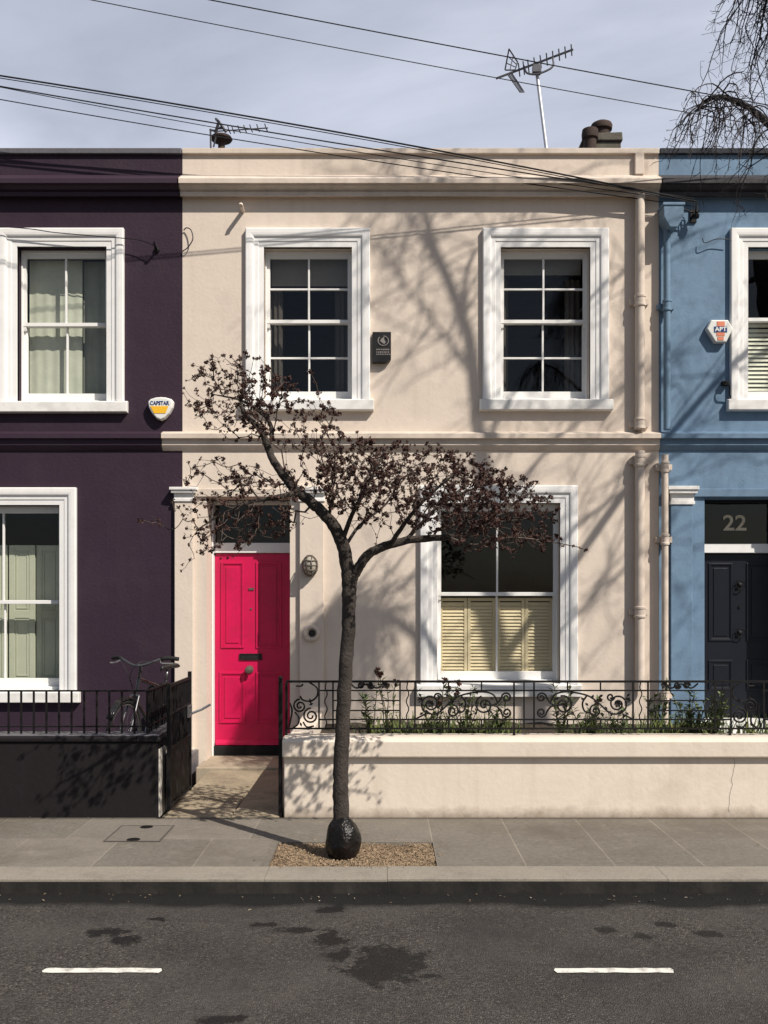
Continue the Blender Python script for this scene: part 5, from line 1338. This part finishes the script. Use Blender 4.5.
for li, ids in enumerate(limbs):
    if li == 0:
        for i in ids[-28:]:
            if np.array(H.p[i])[0] > 3.0: continue
            for _ in range(2):
                hang(i, rp.uniform(.30, .68), (rp.uniform(-.7, .5), rp.uniform(-.9, .6), rp.uniform(-.3, .3)), (-.08, 0), n=10, side=.55, jit=.19, g=.27)
    elif li == 1:
        for i in ids[-17:]:
            for _ in range(15):
                hang(i, rp.uniform(.7, 1.4), (rp.uniform(-.4, .5), rp.uniform(-.8, .5), rp.uniform(-.5, .1)), (-.12, 0), n=13, side=.85, jit=.21, g=.24)
    else:
        for i in ids[4::2]:
            for _ in range(1 if li == 8 else 3): hang(i, rp.uniform(.4, 1.3), (rp.uniform(-1, 1), rp.uniform(-1, 1), rp.uniform(-.5, .9)), (0, 0), n=6, side=.6, g=.08)
for i in trunk[30::3]:
    hang(i, rp.uniform(.5, 1.1), (rp.uniform(-1, 1), rp.uniform(-1, 1), .7), (0, 0), n=6, side=.6, g=.08)
r = H.radii(.0013, 2.3); r = np.where(np.array(H.r0) > 0, r, np.minimum(np.maximum(r, .0013), .008))
r = np.where((np.array(H.r0) == 0) & (np.array(H.p)[:, 2] > 7.3), r*1.7, r)
part('trunk', H.mesh(r, .014), M['birch'], bi, smooth=True)
part('crown', H.mesh(r, 0, .014), M['birch'], bi, smooth=True)

# ------------------------------------------------------------------ light, sky, camera
w = bpy.data.worlds.new('World'); sc.world = w; w.use_nodes = True
N, L = w.node_tree.nodes, w.node_tree.links
bg = N['Background']
sky = N.new('ShaderNodeTexSky'); sky.sky_type = 'NISHITA'; sky.sun_disc = False
sky.sun_elevation = EL; sky.sun_rotation = math.pi-AZ; sky.air_density = 1.0; sky.dust_density = 1.5; sky.ozone_density = 1.0
tc = N.new('ShaderNodeTexCoord'); mp = N.new('ShaderNodeMapping'); mp.inputs['Scale'].default_value = (1.0, 1.0, 2.6)
mp.inputs['Rotation'].default_value = (0, .35, .4)
L.new(tc.outputs['Generated'], mp.inputs['Vector'])
nz = N.new('ShaderNodeTexNoise'); nz.inputs['Scale'].default_value = 1.7; nz.inputs['Detail'].default_value = 7; nz.inputs['Roughness'].default_value = .52; nz.inputs['Distortion'].default_value = .4
L.new(mp.outputs[0], nz.inputs['Vector'])
mr = N.new('ShaderNodeMapRange'); mr.inputs['From Min'].default_value = .32; mr.inputs['From Max'].default_value = .72; mr.inputs['To Min'].default_value = .35; mr.inputs['To Max'].default_value = .95
L.new(nz.outputs['Fac'], mr.inputs['Value'])
mx = N.new('ShaderNodeMix'); mx.data_type = 'RGBA'; sp = N.new('ShaderNodeSeparateXYZ'); L.new(tc.outputs['Generated'], sp.inputs[0])
cloud_bias = N.new('ShaderNodeMapRange'); cloud_bias.interpolation_type = 'SMOOTHSTEP'; cloud_bias.inputs['From Min'].default_value = -.35; cloud_bias.inputs['From Max'].default_value = .55; cloud_bias.inputs['To Min'].default_value = .12
L.new(sp.outputs[1], cloud_bias.inputs['Value'])      # cloud kept to the view side; unseen sky left dimmer to cut fill
ml = N.new('ShaderNodeMath'); ml.operation = 'MULTIPLY'; L.new(mr.outputs[0], ml.inputs[0]); L.new(cloud_bias.outputs[0], ml.inputs[1])
L.new(ml.outputs[0], mx.inputs[0]); L.new(sky.outputs[0], mx.inputs[6]); mx.inputs[7].default_value = (12.6, 13.2, 15.2, 1)
L.new(mx.outputs[2], bg.inputs['Color']); bg.inputs['Strength'].default_value = .06

sd = bpy.data.lights.new('sun', 'SUN'); sd.energy = 5.0; sd.angle = math.radians(.42); sd.color = (1, .93, .83)
so = bpy.data.objects.new('sun', sd); COL.objects.link(so); so.rotation_euler = (-SUN).to_track_quat('-Z', 'Y').to_euler(); so.location = SUN*30

cd = bpy.data.cameras.new('camera'); cam = bpy.data.objects.new('camera', cd); COL.objects.link(cam)
cam.location = (0, -D0, CAMZ); cam.rotation_euler = (math.pi/2, 0, 0)
cd.sensor_fit = 'VERTICAL'; cd.sensor_height = 24; cd.lens = 24*FP/1024; cd.shift_y = (600-512)/1024
cd.clip_start = .05; cd.clip_end = 1500
sc.camera = cam
vs = sc.view_settings; vs.view_transform = 'Standard'; vs.look = 'None'; vs.gamma = 1; vs.exposure = 0.2; vs.use_curve_mapping = False
sc.cycles.max_bounces = 6; sc.cycles.transparent_max_bounces = 12
